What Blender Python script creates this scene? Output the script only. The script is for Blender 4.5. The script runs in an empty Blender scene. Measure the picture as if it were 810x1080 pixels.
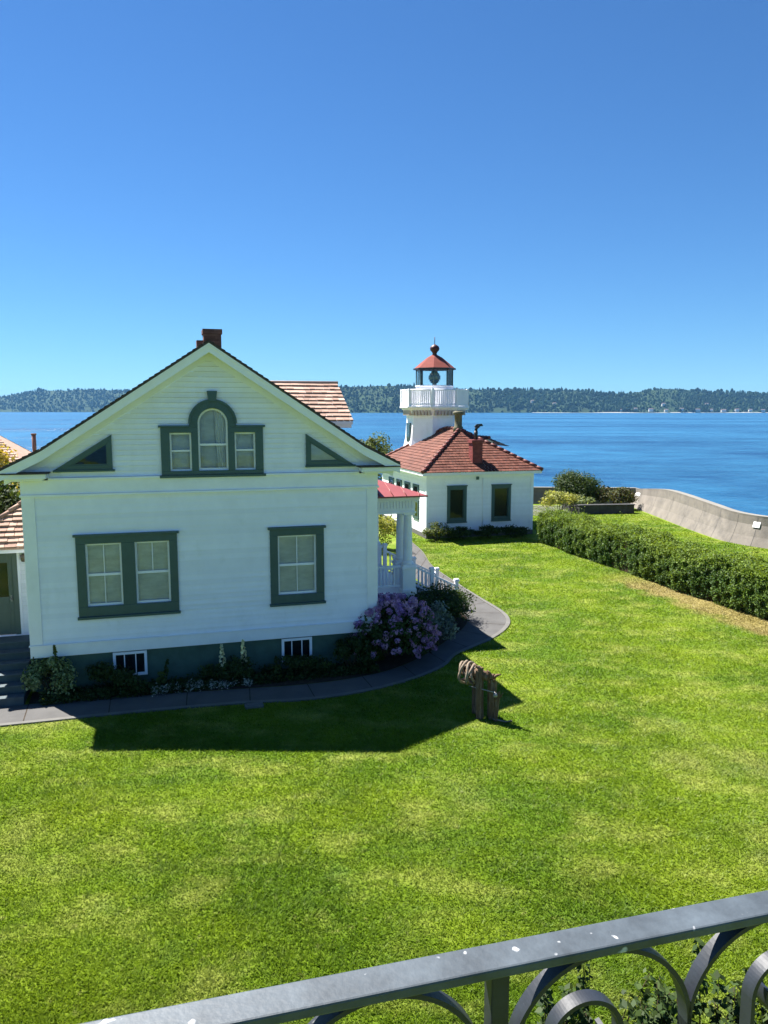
import bpy, math, random
import numpy as np
from mathutils import Vector
random.seed(7); rng = np.random.default_rng(11)
R = math.radians
S = bpy.context.scene
C = S.collection

# ------------------------------------------------------------------ camera, sky, sun, exposure
H = 6.8
cam_d = bpy.data.cameras.new('camera'); cam = bpy.data.objects.new('camera', cam_d); C.objects.link(cam)
cam_d.sensor_fit = 'VERTICAL'; cam_d.sensor_height = 36.0; cam_d.sensor_width = 27.0
cam_d.lens = 811.0 / 1080.0 * 36.0
cam_d.clip_start = 0.05; cam_d.clip_end = 40000
cam.location = (0, 0, H); cam.rotation_euler = (R(90 - 7.5), 0, 0)
S.camera = cam

SUN = Vector((-0.524, 0.460, 1.0)).normalized()          # towards the sun
world = bpy.data.worlds.new('World'); S.world = world; world.use_nodes = True
wn = world.node_tree; bg = wn.nodes['Background']
sky = wn.nodes.new('ShaderNodeTexSky'); sky.sky_type = 'NISHITA'; sky.sun_disc = False
sky.sun_elevation = math.asin(SUN.z); sky.sun_rotation = math.atan2(SUN.x, SUN.y)
sky.altitude = 0; sky.air_density = 1.0; sky.dust_density = 0.0; sky.ozone_density = 4.0
tint = wn.nodes.new('ShaderNodeMix'); tint.data_type = 'RGBA'; tint.blend_type = 'MULTIPLY'; tint.inputs[0].default_value = 1.0; tint.inputs[7].default_value = (0.325, 0.555, 0.785, 1)
wn.links.new(sky.outputs[0], tint.inputs[6]); wn.links.new(tint.outputs[2], bg.inputs['Color'])
bg.inputs['Strength'].default_value = 0.050
sd = bpy.data.lights.new('sun', 'SUN'); so = bpy.data.objects.new('sun', sd); C.objects.link(so)
sd.energy = 5.0; sd.angle = R(0.53); sd.color = (1.0, 0.955, 0.89)
so.rotation_euler = SUN.to_track_quat('Z', 'Y').to_euler(); so.location = (-30, 20, 60)
S.view_settings.view_transform = 'Standard'; S.view_settings.look = 'None'
S.view_settings.gamma = 1.0; S.view_settings.exposure = 1.70
try: S.view_settings.use_curve_mapping = False
except Exception: pass
S.cycles.max_bounces = 6; S.cycles.volume_bounces = 1; S.cycles.transparent_max_bounces = 12
S.cycles.use_denoising = True

# ------------------------------------------------------------------ frames: (u, v) run along / behind the house front
A = R(16.0)
P0 = np.array([-8.4009, 17.8]); EU = np.array([math.cos(A), math.sin(A)]); EV = np.array([-math.sin(A), math.cos(A)])
def W(u, v): return P0 + EU * u + EV * v

# ------------------------------------------------------------------ materials
def mat(name, col, rough=0.6, spec=0.4, metal=0.0, var=0.0, vscale=3.0, rnd=0.0, rndcol=None, bump=0.0, bscale=40.0,
        transl=0.0, tcol=None, stain=None, stain_scale=1.2, stretch=(1, 1, 1), detail=6, sdet=8):
    m = bpy.data.materials.new(name); m.use_nodes = True; t = m.node_tree; N = t.nodes; L = t.links
    b = N['Principled BSDF']; out = N['Material Output']
    b.inputs['Roughness'].default_value = rough; b.inputs['Specular IOR Level'].default_value = spec; b.inputs['Metallic'].default_value = metal
    tc = N.new('ShaderNodeTexCoord'); mp = N.new('ShaderNodeMapping'); mp.inputs['Scale'].default_value = stretch
    L.new(tc.outputs['Object'], mp.inputs['Vector'])
    cur = None
    def rgb(c):
        n = N.new('ShaderNodeRGB'); n.outputs[0].default_value = (*c, 1); return n.outputs[0]
    cur = rgb(col)
    def mix(a, bcol, fac, mode='MIX'):
        n = N.new('ShaderNodeMix'); n.data_type = 'RGBA'; n.blend_type = mode
        if isinstance(fac, float): n.inputs[0].default_value = fac
        else: L.new(fac, n.inputs[0])
        L.new(a, n.inputs[6]); L.new(bcol, n.inputs[7]); return n.outputs[2]
    if rnd > 0 or rndcol is not None:
        at = N.new('ShaderNodeAttribute'); at.attribute_name = 'rnd'
        c2 = rndcol if rndcol is not None else tuple(x * (1 - rnd) for x in col)
        if rndcol is not None: cur = mix(cur, rgb(c2), at.outputs['Fac'])
        if rnd > 0:
            mr = N.new('ShaderNodeMapRange'); mr.inputs[3].default_value = 1 - rnd; mr.inputs[4].default_value = 1 + rnd
            wnz = N.new('ShaderNodeTexWhiteNoise'); wnz.noise_dimensions = '1D'; L.new(at.outputs['Fac'], wnz.inputs['W'])
            L.new(wnz.outputs['Value'], mr.inputs[0])
            cur = mix(cur, mr.outputs[0], 1.0, 'MULTIPLY')
    if var > 0:
        nz = N.new('ShaderNodeTexNoise'); nz.inputs['Scale'].default_value = vscale; nz.inputs['Detail'].default_value = detail
        nz.inputs['Roughness'].default_value = 0.65
        L.new(mp.outputs[0], nz.inputs['Vector'])
        mr = N.new('ShaderNodeMapRange'); mr.inputs[1].default_value = 0.3; mr.inputs[2].default_value = 0.7
        mr.inputs[3].default_value = 1 - var; mr.inputs[4].default_value = 1 + var
        L.new(nz.outputs[0], mr.inputs[0]); cur = mix(cur, mr.outputs[0], 1.0, 'MULTIPLY')
    if stain is not None:
        nz = N.new('ShaderNodeTexNoise'); nz.inputs['Scale'].default_value = stain_scale; nz.inputs['Detail'].default_value = sdet
        nz.inputs['Roughness'].default_value = 0.7
        L.new(mp.outputs[0], nz.inputs['Vector'])
        mr = N.new('ShaderNodeMapRange'); mr.inputs[1].default_value = stain[1]; mr.inputs[2].default_value = stain[2]
        L.new(nz.outputs[0], mr.inputs[0]); cur = mix(cur, rgb(stain[0]), mr.outputs[0])
    L.new(cur, b.inputs['Base Color'])
    if bump > 0:
        nz = N.new('ShaderNodeTexNoise'); nz.inputs['Scale'].default_value = bscale; nz.inputs['Detail'].default_value = 5
        L.new(mp.outputs[0], nz.inputs['Vector'])
        bp = N.new('ShaderNodeBump'); bp.inputs['Strength'].default_value = bump; bp.inputs['Distance'].default_value = 0.02
        L.new(nz.outputs[0], bp.inputs['Height']); L.new(bp.outputs[0], b.inputs['Normal'])
    if transl > 0:
        tr = N.new('ShaderNodeBsdfTranslucent'); ms = N.new('ShaderNodeMixShader'); ms.inputs[0].default_value = transl
        if tcol is not None:
            L.new(mix(cur, rgb(tcol), 1.0, 'MULTIPLY'), tr.inputs['Color'])
        else: L.new(cur, tr.inputs['Color'])
        L.new(b.outputs[0], ms.inputs[1]); L.new(tr.outputs[0], ms.inputs[2]); L.new(ms.outputs[0], out.inputs['Surface'])
    return m

def leaf_mat(name, c1, c2, rough=0.6, transl=0.35, rnd=0.35):
    return mat(name, c1, rough=rough, spec=0.22, rnd=rnd, rndcol=c2, var=0.3, vscale=2.5, transl=transl, tcol=(1.5, 1.35, 0.6))

M = {}
M['white'] = mat('white_paint', (0.86, 0.858, 0.90), 0.5, 0.4, var=0.04, vscale=2.0, rnd=0.035, stain=((0.66, 0.67, 0.66), 0.56, 0.9), stain_scale=1.3, stretch=(1.3, 1.3, .8))
M['white_trim'] = mat('white_trim_paint', (0.85, 0.848, 0.885), 0.45, 0.4, var=0.05, vscale=2.5)
M['green'] = mat('green_trim_paint', (0.042, 0.088, 0.092), 0.4, 0.45, var=0.10, vscale=6)
M['found'] = mat('green_foundation', (0.062, 0.112, 0.090), 0.75, 0.25, var=0.18, vscale=3, bump=0.3, bscale=25)
M['steps'] = mat('grey_step_paint', (0.060, 0.085, 0.095), 0.6, 0.3, var=0.2, vscale=5)
M['shingle_edge'] = mat('dark_shingle', (0.055, 0.045, 0.045), 0.85, 0.2, var=0.4, vscale=10, rnd=0.3)
M['shingle'] = mat('orange_shingle', (0.31, 0.195, 0.148), 0.85, 0.2, rnd=0.25, rndcol=(0.42, 0.290, 0.225), var=0.18, vscale=4, bump=0.3, bscale=30)
M['tile'] = mat('red_brown_tile', (0.112, 0.038, 0.025), 0.75, 0.2, rnd=0.2, rndcol=(0.150, 0.057, 0.038), var=0.2, vscale=2, bump=0.2, bscale=20)
M['tile_cap'] = mat('red_ridge_tile', (0.15, 0.042, 0.034), 0.6, 0.35, var=0.2, vscale=5)
M['redroof'] = mat('red_metal_roof', (0.24, 0.055, 0.055), 0.45, 0.5, var=0.1, vscale=3)
M['lantern_roof'] = mat('red_lantern_roof', (0.21, 0.058, 0.046), 0.85, 0.15, var=0.12, vscale=4)
M['brick'] = mat('chimney_brick', (0.16, 0.075, 0.06), 0.85, 0.2, rnd=0.3, var=0.25, vscale=6)
M['brick_red'] = mat('red_chimney', (0.21, 0.05, 0.045), 0.7, 0.3, rnd=0.2, var=0.2, vscale=5)
M['olive'] = mat('weathered_flue', (0.13, 0.12, 0.07), 0.7, 0.3, var=0.3, vscale=6)
M['black'] = mat('black_iron', (0.012, 0.012, 0.014), 0.45, 0.5)
M['blind_or_backing'] = mat('grey_blind', (0.60, 0.62, 0.61), 0.9, 0.1, var=0.16, vscale=2.5, stretch=(1, 1, 3))
M['curtain'] = mat('pale_curtain', (0.70, 0.70, 0.66), 0.9, 0.1, var=0.25, vscale=5, stretch=(6, 1, 0.6))
M['dark'] = mat('dark_interior', (0.014, 0.022, 0.026), 0.9, 0.1)  # flat dark sheets stand in for the unlit rooms behind panes
M['concrete'] = mat('path_concrete', (0.092, 0.090, 0.088), 0.9, 0.2, var=0.15, vscale=1.5, bump=0.3, bscale=60, stain=((0.07, 0.068, 0.066), 0.52, 0.8), stain_scale=0.8)
M['kerb'] = mat('kerb_concrete', (0.13, 0.127, 0.118), 0.9, 0.2, var=0.15, vscale=2.5, bump=0.3, bscale=60)
M['seawall'] = mat('seawall_concrete', (0.195, 0.174, 0.150), 0.9, 0.2, var=0.16, vscale=1.0, bump=0.4, bscale=18, stain=((0.112, 0.103, 0.093), 0.47, 0.72), stain_scale=0.9, detail=9)
M['wall_top'] = mat('pale_coping', (0.20, 0.19, 0.17), 0.9, 0.2, var=0.12, vscale=1.0)
M['darkwall'] = mat('dark_stone', (0.06, 0.06, 0.062), 0.9, 0.2, var=0.3, vscale=2.5)
M['wood'] = mat('weathered_wood', (0.14, 0.085, 0.05), 0.85, 0.2, var=0.5, vscale=7, stretch=(6, 6, 0.8), bump=0.5, bscale=12, stain=((0.24, 0.20, 0.15), 0.5, 0.7), stain_scale=5)
M['rope'] = mat('pale_rope', (0.24, 0.19, 0.14), 0.85, 0.2, var=0.4, vscale=20)
M['steel'] = mat('dull_steel', (0.30, 0.29, 0.27), 0.5, 0.5, metal=0.5, var=0.2, vscale=10)
M['soil'] = mat('dark_bed_soil', (0.045, 0.034, 0.024), 0.95, 0.1, var=0.4, vscale=6, bump=0.8, bscale=14)
M['twig'] = mat('brown_twigs', (0.07, 0.05, 0.03), 0.9, 0.1, var=0.3, vscale=8)
M['lamp'] = mat('bronze_fixture', (0.16, 0.12, 0.09), 0.45, 0.5, metal=0.3)
M['door'] = mat('grey_green_door', (0.095, 0.125, 0.105), 0.5, 0.4, var=0.08, vscale=3)
M['lens'] = mat('lens_glass', (0.05, 0.09, 0.085), 0.08, 0.8)
M['sign_white'] = mat('white_plate', (0.85, 0.85, 0.83), 0.6, 0.3)
# rail paint with worn chips
M['rail'] = mat('worn_rail_paint', (0.055, 0.069, 0.081), 0.5, 0.5, var=0.5, vscale=11, bump=0.05, bscale=140,
                stain=((0.42, 0.43, 0.44), 0.650, 0.685), stain_scale=27, detail=9, sdet=2.5)
M['rail_dark'] = mat('iron_rail_paint', (0.018, 0.022, 0.030), 0.5, 0.4, var=0.35, vscale=24, bump=0.03, bscale=120,
                     stain=((0.20, 0.20, 0.20), 0.66, 0.72), stain_scale=30)

def glass_mat(name, tint=(0.94, 0.96, 0.96), amount=0.55):
    m = bpy.data.materials.new(name); m.use_nodes = True; t = m.node_tree; N = t.nodes; L = t.links
    for n in list(N):
        if n.type == 'BSDF_PRINCIPLED': N.remove(n)
    out = N['Material Output']
    tr = N.new('ShaderNodeBsdfTransparent'); tr.inputs[0].default_value = (*tint, 1)
    gl = N.new('ShaderNodeBsdfGlossy'); gl.inputs['Roughness'].default_value = 0.02
    lw = N.new('ShaderNodeFresnel'); lw.inputs['IOR'].default_value = 1.5
    mr = N.new('ShaderNodeMath'); mr.operation = 'MULTIPLY'; mr.inputs[1].default_value = 1.1
    nz = N.new('ShaderNodeTexNoise'); nz.inputs['Scale'].default_value = 1.3
    tc = N.new('ShaderNodeTexCoord'); L.new(tc.outputs['Object'], nz.inputs['Vector'])
    bp = N.new('ShaderNodeBump'); bp.inputs['Strength'].default_value = 0.08; bp.inputs['Distance'].default_value = 0.05
    L.new(nz.outputs[0], bp.inputs['Height']); L.new(bp.outputs[0], gl.inputs['Normal'])
    L.new(lw.outputs[0], mr.inputs[0])
    ms = N.new('ShaderNodeMixShader'); L.new(mr.outputs[0], ms.inputs[0]); L.new(tr.outputs[0], ms.inputs[1]); L.new(gl.outputs[0], ms.inputs[2])
    L.new(ms.outputs[0], out.inputs['Surface']); return m
M['glass'] = glass_mat('window_glass')
M['lantern_glass'] = glass_mat('lantern_glass', (0.93, 0.96, 0.96))

M['leaf_hedge'] = leaf_mat('hedge_leaf', (0.042, 0.090, 0.016), (0.165, 0.240, 0.030))
M['leaf_dark'] = leaf_mat('dark_leaf', (0.022, 0.048, 0.012), (0.055, 0.085, 0.020))
M['leaf_mid'] = leaf_mat('mid_leaf', (0.035, 0.070, 0.016), (0.120, 0.140, 0.030))
M['leaf_yellow'] = leaf_mat('yellow_leaf', (0.30, 0.24, 0.035), (0.44, 0.34, 0.07))
M['leaf_lime'] = leaf_mat('lime_leaf', (0.16, 0.20, 0.03), (0.42, 0.42, 0.13))
M['leaf_variegated'] = leaf_mat('pale_edged_leaf', (0.05, 0.10, 0.025), (0.34, 0.40, 0.20))
M['leaf_brown'] = leaf_mat('reddish_leaf', (0.075, 0.055, 0.025), (0.055, 0.085, 0.02))
M['leaf_silver'] = leaf_mat('silvery_leaf', (0.11, 0.15, 0.14), (0.20, 0.25, 0.25))
M['leaf_purple'] = leaf_mat('purple_flower', (0.30, 0.15, 0.40), (0.56, 0.36, 0.57), transl=0.25)
M['leaf_pale_flower'] = leaf_mat('white_flower', (0.30, 0.32, 0.27), (0.50, 0.50, 0.46), transl=0.2)
M['leaf_cream'] = leaf_mat('cream_flower', (0.62, 0.60, 0.34), (0.80, 0.76, 0.50), transl=0.2)
M['grass_blade'] = None

# ------------------------------------------------------------------ mesh builder
class MB:
    def __init__(s): s.v = []; s.f = []; s.r = []; s.sm = []
    def quad(s, a, b, c, d, r=0.5):
        i = len(s.v); s.v += [a, b, c, d]; s.f.append((i, i+1, i+2, i+3)); s.r.append(r); s.sm.append(False)
    def poly(s, pts, r=0.5):
        i = len(s.v); s.v += list(pts); s.f.append(tuple(range(i, i+len(pts)))); s.r.append(r); s.sm.append(False)
    def box(s, x0, x1, y0, y1, z0, z1, r=0.5):
        x0, x1 = min(x0, x1), max(x0, x1); y0, y1 = min(y0, y1), max(y0, y1); z0, z1 = min(z0, z1), max(z0, z1)
        i = len(s.v)
        s.v += [(x0,y0,z0),(x1,y0,z0),(x1,y1,z0),(x0,y1,z0),(x0,y0,z1),(x1,y0,z1),(x1,y1,z1),(x0,y1,z1)]
        for q in ((0,3,2,1),(4,5,6,7),(0,1,5,4),(1,2,6,5),(2,3,7,6),(3,0,4,7)):
            s.f.append(tuple(i+k for k in q)); s.r.append(r); s.sm.append(False)
    def prism(s, pts, d, r=0.5):
        """pts: planar polygon (3D), extruded by vector d."""
        n = len(pts); i = len(s.v); pts = [Vector(p) for p in pts]; d = Vector(d)
        s.v += [tuple(p) for p in pts] + [tuple(p + d) for p in pts]
        nn = Vector((0,0,0))
        for k in range(n): nn += pts[k].cross(pts[(k+1) % n])
        flip = nn.dot(d) > 0
        a = tuple(range(i, i+n)); b = tuple(range(i+n, i+2*n))
        s.f.append(a[::-1] if flip else a); s.f.append(b if flip else b[::-1])
        for k in range(n):
            q = (i+k, i+(k+1)%n, i+n+(k+1)%n, i+n+k); s.f.append(q if flip else q[::-1])
        s.r += [r]*(n+2); s.sm += [False]*(n+2)
    def lathe(s, prof, c=(0,0,0), n=16, rot=0.0, smooth=True, cap=True, r=0.5):
        i = len(s.v)
        for (rad, z) in prof:
            for k in range(n):
                a = rot + 2*math.pi*k/n; s.v.append((c[0]+rad*math.cos(a), c[1]+rad*math.sin(a), c[2]+z))
        for j in range(len(prof)-1):
            for k in range(n):
                k2 = (k+1) % n
                s.f.append((i+j*n+k, i+j*n+k2, i+(j+1)*n+k2, i+(j+1)*n+k)); s.r.append(r); s.sm.append(smooth)
        if cap:
            s.f.append(tuple(i+k for k in range(n))[::-1]); s.r.append(r); s.sm.append(False)
            s.f.append(tuple(i+(len(prof)-1)*n+k for k in range(n))); s.r.append(r); s.sm.append(False)
    def tube(s, pts, rad, n=8, r=0.5, closed=False, smooth=True):
        pts = [Vector(p) for p in pts]; m = len(pts); i = len(s.v)
        rads = rad if isinstance(rad, (list, tuple)) else [rad]*m
        up = Vector((0.31, 0.17, 0.93)).normalized()
        for j, p in enumerate(pts):
            if closed: d = pts[(j+1) % m] - pts[j-1]
            else: d = pts[min(j+1, m-1)] - pts[max(j-1, 0)]
            d.normalize(); x = d.cross(up)
            if x.length < 1e-3: x = d.cross(Vector((1,0,0)))
            x.normalize(); y = d.cross(x)
            for k in range(n):
                a = 2*math.pi*k/n; q = p + (x*math.cos(a) + y*math.sin(a))*rads[j]; s.v.append(tuple(q))
        for j in range(m if closed else m-1):
            j2 = (j+1) % m
            for k in range(n):
                k2 = (k+1) % n
                s.f.append((i+j*n+k, i+j2*n+k, i+j2*n+k2, i+j*n+k2)); s.r.append(r); s.sm.append(smooth)
        if not closed:
            s.f.append(tuple(i+k for k in range(n))); s.f.append(tuple(i+(m-1)*n+k for k in range(n))[::-1]); s.r += [r, r]; s.sm += [False, False]
    def strap(s, pts, nrm, w0, w1, th):
        """flat bar following pts (in a plane with normal nrm), spanning w0..w1 along nrm, thickness th."""
        pts = [Vector(p) for p in pts]; nrm = Vector(nrm).normalized(); m = len(pts); i = len(s.v)
        for j, p in enumerate(pts):
            d = (pts[min(j+1, m-1)] - pts[max(j-1, 0)]).normalized(); x = d.cross(nrm).normalized()
            for (a, b) in ((-th/2, w0), (th/2, w0), (th/2, w1), (-th/2, w1)): s.v.append(tuple(p + x*a + nrm*b))
        for j in range(m-1):
            for k in range(4):
                k2 = (k+1) % 4; s.f.append((i+j*4+k, i+j*4+k2, i+(j+1)*4+k2, i+(j+1)*4+k)); s.r.append(.5); s.sm.append(False)
        s.f.append((i, i+3, i+2, i+1)); j = i+(m-1)*4; s.f.append((j, j+1, j+2, j+3)); s.r += [.5, .5]; s.sm += [False]*2
    def courses(s, O, Sv, Tv, poly, step, lb, lt, width=None, holes=(), jitter=0.0, wj=0.25):
        """lapped rows (boards, shingles, tiles) over a convex polygon poly[(s,t)] in plane O + s*Sv + t*Tv."""
        O = Vector(O); Sv = Vector(Sv).normalized(); Tv = Vector(Tv).normalized(); Nn = Sv.cross(Tv).normalized()
        ts = [p[1] for p in poly]; t = min(ts); tmax = max(ts)
        def span(tt):
            xs = []
            n = len(poly)
            for k in range(n):
                (a0, b0), (a1, b1) = poly[k], poly[(k+1) % n]
                if abs(b1-b0) < 1e-9:
                    if abs(tt-b0) < 1e-6: xs += [a0, a1]
                elif min(b0, b1) - 1e-7 <= tt <= max(b0, b1) + 1e-7:
                    xs.append(a0 + (a1-a0)*(tt-b0)/(b1-b0))
            return (min(xs), max(xs)) if xs else None
        def P(a, b, l): return tuple(O + Sv*a + Tv*b + Nn*l)
        row = 0
        breaks = sorted({h[k] for h in holes for k in (2, 3)})
        while t < tmax - 1e-6:
            tn = min(t + step, tmax)
            cuts = [t] + [b for b in breaks if t + 1e-6 < b < tn - 1e-6] + [tn]
            rr = random.random()
            for a, b in zip(cuts[:-1], cuts[1:]):
                sa = span(a + 1e-6); sb = span(b - 1e-6)
                if not sa or not sb: continue
                la = lb + (lt-lb)*(a-t)/step; lbb = lb + (lt-lb)*(b-t)/step
                ivs = [(0.0, 1.0)]
                L_, R_ = min(sa[0], sb[0]), max(sa[1], sb[1])
                hs_ = sorted([(h[0], h[1]) for h in holes if h[2] <= a + 1e-5 and h[3] >= b - 1e-5])
                segs = []; x = L_
                for h0, h1 in hs_:
                    segs.append((x, h0)); x = h1
                segs.append((x, R_))
                for x0, x1 in segs:
                    pieces = [(x0, x1)]
                    if width:
                        pieces = []; xx = x0 - random.random()*width
                        while xx < x1:
                            w = width*(1 + random.uniform(-wj, wj)); c0, c1 = max(xx, x0), min(xx + w, x1)
                            if c1 - c0 > 0.03: pieces.append((c0 + .005, c1 - .005))
                            xx += w
                    for c0, c1 in pieces:
                        b0, b1 = max(c0, sa[0]), min(c1, sa[1]); q0, q1 = max(c0, sb[0]), min(c1, sb[1])
                        if b1 < b0: b0 = b1 = (sa[0] if c1 < sa[0] else sa[1])
                        if q1 < q0: q0 = q1 = (sb[0] if c1 < sb[0] else sb[1])
                        if b1-b0 < 1e-4 and q1-q0 < 1e-4: continue
                        j = random.uniform(0, jitter); r = random.random() if width else rr
                        ga = .004 if (width is None and a == t and lb > .015) else 0.0      # open shadow gap under a clapboard's butt
                        s.quad(P(b0, a+ga, la+j), P(b1, a+ga, la+j), P(q1, b, lbb+j*.3), P(q0, b, lbb+j*.3), r)
                        if a == t and b1-b0 > 1e-4: s.quad(P(b0, a+ga, 0), P(b1, a+ga, 0), P(b1, a+ga, la+j), P(b0, a+ga, la+j), r)
            t = tn; row += 1
    def build(s, name, m, parent=None, origin=None, bevel=0.0, frame=None):
        me = bpy.data.meshes.new(name); off = Vector((0,0,0))
        if parent is not None and 'o' in parent.keys():
            off = Vector(parent['o'])
        vs = np.array(s.v, dtype=float)
        if len(vs): vs = vs - np.array(off)
        if origin is not None: vs = vs - np.array(origin)
        me.from_pydata([tuple(x) for x in vs], [], s.f); me.materials.append(m)
        at = me.attributes.new('rnd', 'FLOAT', 'FACE'); at.data.foreach_set('value', np.array(s.r, dtype=np.float32))
        me.polygons.foreach_set('use_smooth', np.array(s.sm, dtype=bool)); me.update()
        o = bpy.data.objects.new(name, me); C.objects.link(o)
        if parent is not None: o.parent = parent
        if origin is not None: o.location = origin
        if bevel > 0:
            md = o.modifiers.new('bevel', 'BEVEL'); md.width = bevel; md.segments = 2; md.limit_method = 'ANGLE'
        return o

def tag(o, label=None, cat=None, group=None, kind=None):
    if label: o['label'] = label
    if cat: o['category'] = cat
    if group: o['group'] = group
    if kind: o['kind'] = kind
    return o
def thing(name, label, cat, u, v, group=None, z=0.0):
    """Empty at (u, v) in the house frame; its parts are given in absolute (u, v, z)."""
    o = bpy.data.objects.new(name, None); C.objects.link(o); o.empty_display_size = 0.3
    p = W(u, v); o.location = (p[0], p[1], z); o.rotation_euler = (0, 0, A); tag(o, label, cat, group)
    OFF[o.name] = (u, v, z); o['o'] = (u, v, z); return o
OFF = {}
def wthing(name, label, cat, loc, group=None):
    o = bpy.data.objects.new(name, None); C.objects.link(o); o.empty_display_size = 0.3
    o.location = loc; tag(o, label, cat, group); o['o'] = tuple(loc); return o
def sub(child, parent):
    """parent a part that was built under the root to another part (roots share the frame)."""
    child.parent = parent; return child

# fast leaf meshes
def leaf_mesh(name, P, Nrm, size, m, parent=None, origin=(0,0,0), rnd=None, aspect=0.55, spread=0.9, rnd_size=0.35, fold=0.25):
    n = len(P); P = np.asarray(P, float); Nrm = np.asarray(Nrm, float)
    Nv = Nrm + rng.normal(0, spread, (n, 3)); Nv /= np.linalg.norm(Nv, axis=1, keepdims=True) + 1e-9
    T = np.cross(Nv, rng.normal(0, 1, (n, 3))); T /= np.linalg.norm(T, axis=1, keepdims=True) + 1e-9
    B = np.cross(Nv, T)
    sz = (size * (1 + rng.uniform(-rnd_size, rnd_size, n)))[:, None]
    a = P - T*sz*0.5; b = P + B*sz*aspect*0.5 - Nv*sz*fold*0.3; c = P + T*sz*0.5; d = P - B*sz*aspect*0.5 - Nv*sz*fold*0.3
    V = np.stack([a, b, c, d], 1).reshape(-1, 3) - np.array(origin)
    me = bpy.data.meshes.new(name); me.vertices.add(4*n); me.vertices.foreach_set('co', V.astype(np.float32).ravel())
    me.loops.add(4*n); me.polygons.add(n)
    me.loops.foreach_set('vertex_index', np.arange(4*n, dtype=np.int32)); me.polygons.foreach_set('loop_start', np.arange(0, 4*n, 4, dtype=np.int32))
    try: me.polygons.foreach_set('loop_total', np.full(n, 4, dtype=np.int32))
    except Exception: pass
    me.update(calc_edges=True); me.materials.append(m)
    at = me.attributes.new('rnd', 'FLOAT', 'FACE'); at.data.foreach_set('value', (rng.random(n) if rnd is None else rnd).astype(np.float32))
    o = bpy.data.objects.new(name, me); C.objects.link(o)
    if parent is not None: o.parent = parent
    else: o.location = origin
    return o

def clump_points(n, centre, radii, clumps=14, clump_r=0.38, flat=0.0, seed=None):
    """points of an uneven crown: clumps scattered over an ellipsoid; returns points and outward normals."""
    g = np.random.default_rng(seed) if seed is not None else rng
    d = g.normal(0, 1, (clumps, 3)); d[:, 2] = np.abs(d[:, 2]) * (1 - flat) - 0.25; d /= np.linalg.norm(d, axis=1, keepdims=True)
    cc = d * (0.55 + 0.25*g.random((clumps, 1)))
    k = g.integers(0, clumps, n); rr = clump_r * (0.6 + 0.7*g.random(clumps))
    q = g.normal(0, 1, (n, 3)); q /= np.linalg.norm(q, axis=1, keepdims=True)
    rad = g.random((n, 1))**0.4
    loc = cc[k] + q * rad * rr[k][:, None]
    pts = np.array(centre) + loc * np.array(radii)
    nr = q + loc*0.6 + np.array([0, 0, 0.3])
    return pts, nr

def bush(name, label, cat, loc, radii, n, size, leafm, group=None, clumps=14, clump_r=0.42, seed=1, flowers=None, stems=6):
    root = wthing(name, label, cat, loc, group)
    cz = radii[2]*0.85
    pts, nr = clump_points(n, (0, 0, cz), radii, clumps, clump_r, seed=seed)
    k = pts[:, 2] > 0.02; pts, nr = pts[k], nr[k]
    leaf_mesh('foliage', pts, nr, size, leafm, root)
    mb = MB(); g = random.Random(seed)
    for i in range(stems):
        a = g.uniform(0, 6.28); e = g.uniform(.3, .8)
        q = Vector((radii[0]*e*math.cos(a), radii[1]*e*math.sin(a), cz*1.2))
        mb.tube([(0.1*math.cos(a)*radii[0], 0.1*math.sin(a)*radii[1], 0), tuple(q*0.5 + Vector((0, 0, cz*.1))), tuple(q)], [0.03*radii[2], .022*radii[2], .008*radii[2]], 5)
    root['o'] = (0, 0, 0); mb.build('stems', M['twig'], root)
    if flowers:
        fm, heads, hr, per, fs = flowers
        g2 = np.random.default_rng(seed + 99)
        d = g2.normal(0, 1, (heads, 3)); d[:, 2] = np.abs(d[:, 2]) * .9; d /= np.linalg.norm(d, axis=1, keepdims=True)
        c = np.array([0, 0, cz]) + d*np.array(radii)*(0.93 + .17*g2.random((heads, 1)))
        c[:, 2] = np.maximum(c[:, 2] - g2.random(heads)*radii[2]*.5*(d[:, 2] < .5), 0.15)
        k = np.repeat(np.arange(heads), per); q = g2.normal(0, 1, (len(k), 3)); q /= np.linalg.norm(q, axis=1, keepdims=True)
        leaf_mesh('flower_heads', c[k] + q*hr, q, fs, fm, root, rnd=np.clip(np.repeat(g2.random(heads), per) + g2.normal(0, .12, len(k)), 0, 1), aspect=0.9, spread=.35)
    return root

# ------------------------------------------------------------------ setting: land, sea, hills
wall_line = [(-160, 66), (-60, 62.3), (-20, 59.3), (4, 57.1), (18.0, 56.0), (18.1, 49.3), (18.1, 44.4), (18.2, 40.3), (19.4, 38.0), (21.9, 35.0), (25.3, 31.4), (30.3, 26.9), (40, 20.4), (60, 10.4), (90, -10)]
def lawn_material():
    m = bpy.data.materials.new('lawn_grass'); m.use_nodes = True; t = m.node_tree; N = t.nodes; L = t.links
    b = N['Principled BSDF']; b.inputs['Roughness'].default_value = 0.9; b.inputs['Specular IOR Level'].default_value = 0.12
    L.new(lawn_colour(N, L, False), b.inputs['Base Color'])
    geo = N.new('ShaderNodeNewGeometry')
    nz = N.new('ShaderNodeTexNoise'); nz.inputs['Scale'].default_value = 38; nz.inputs['Detail'].default_value = 6; nz.inputs['Roughness'].default_value = .8
    L.new(geo.outputs['Position'], nz.inputs['Vector'])
    bp = N.new('ShaderNodeBump'); bp.inputs['Strength'].default_value = 0.9; bp.inputs['Distance'].default_value = 0.035
    L.new(nz.outputs[0], bp.inputs['Height']); L.new(bp.outputs[0], b.inputs['Normal'])
    return m
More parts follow.
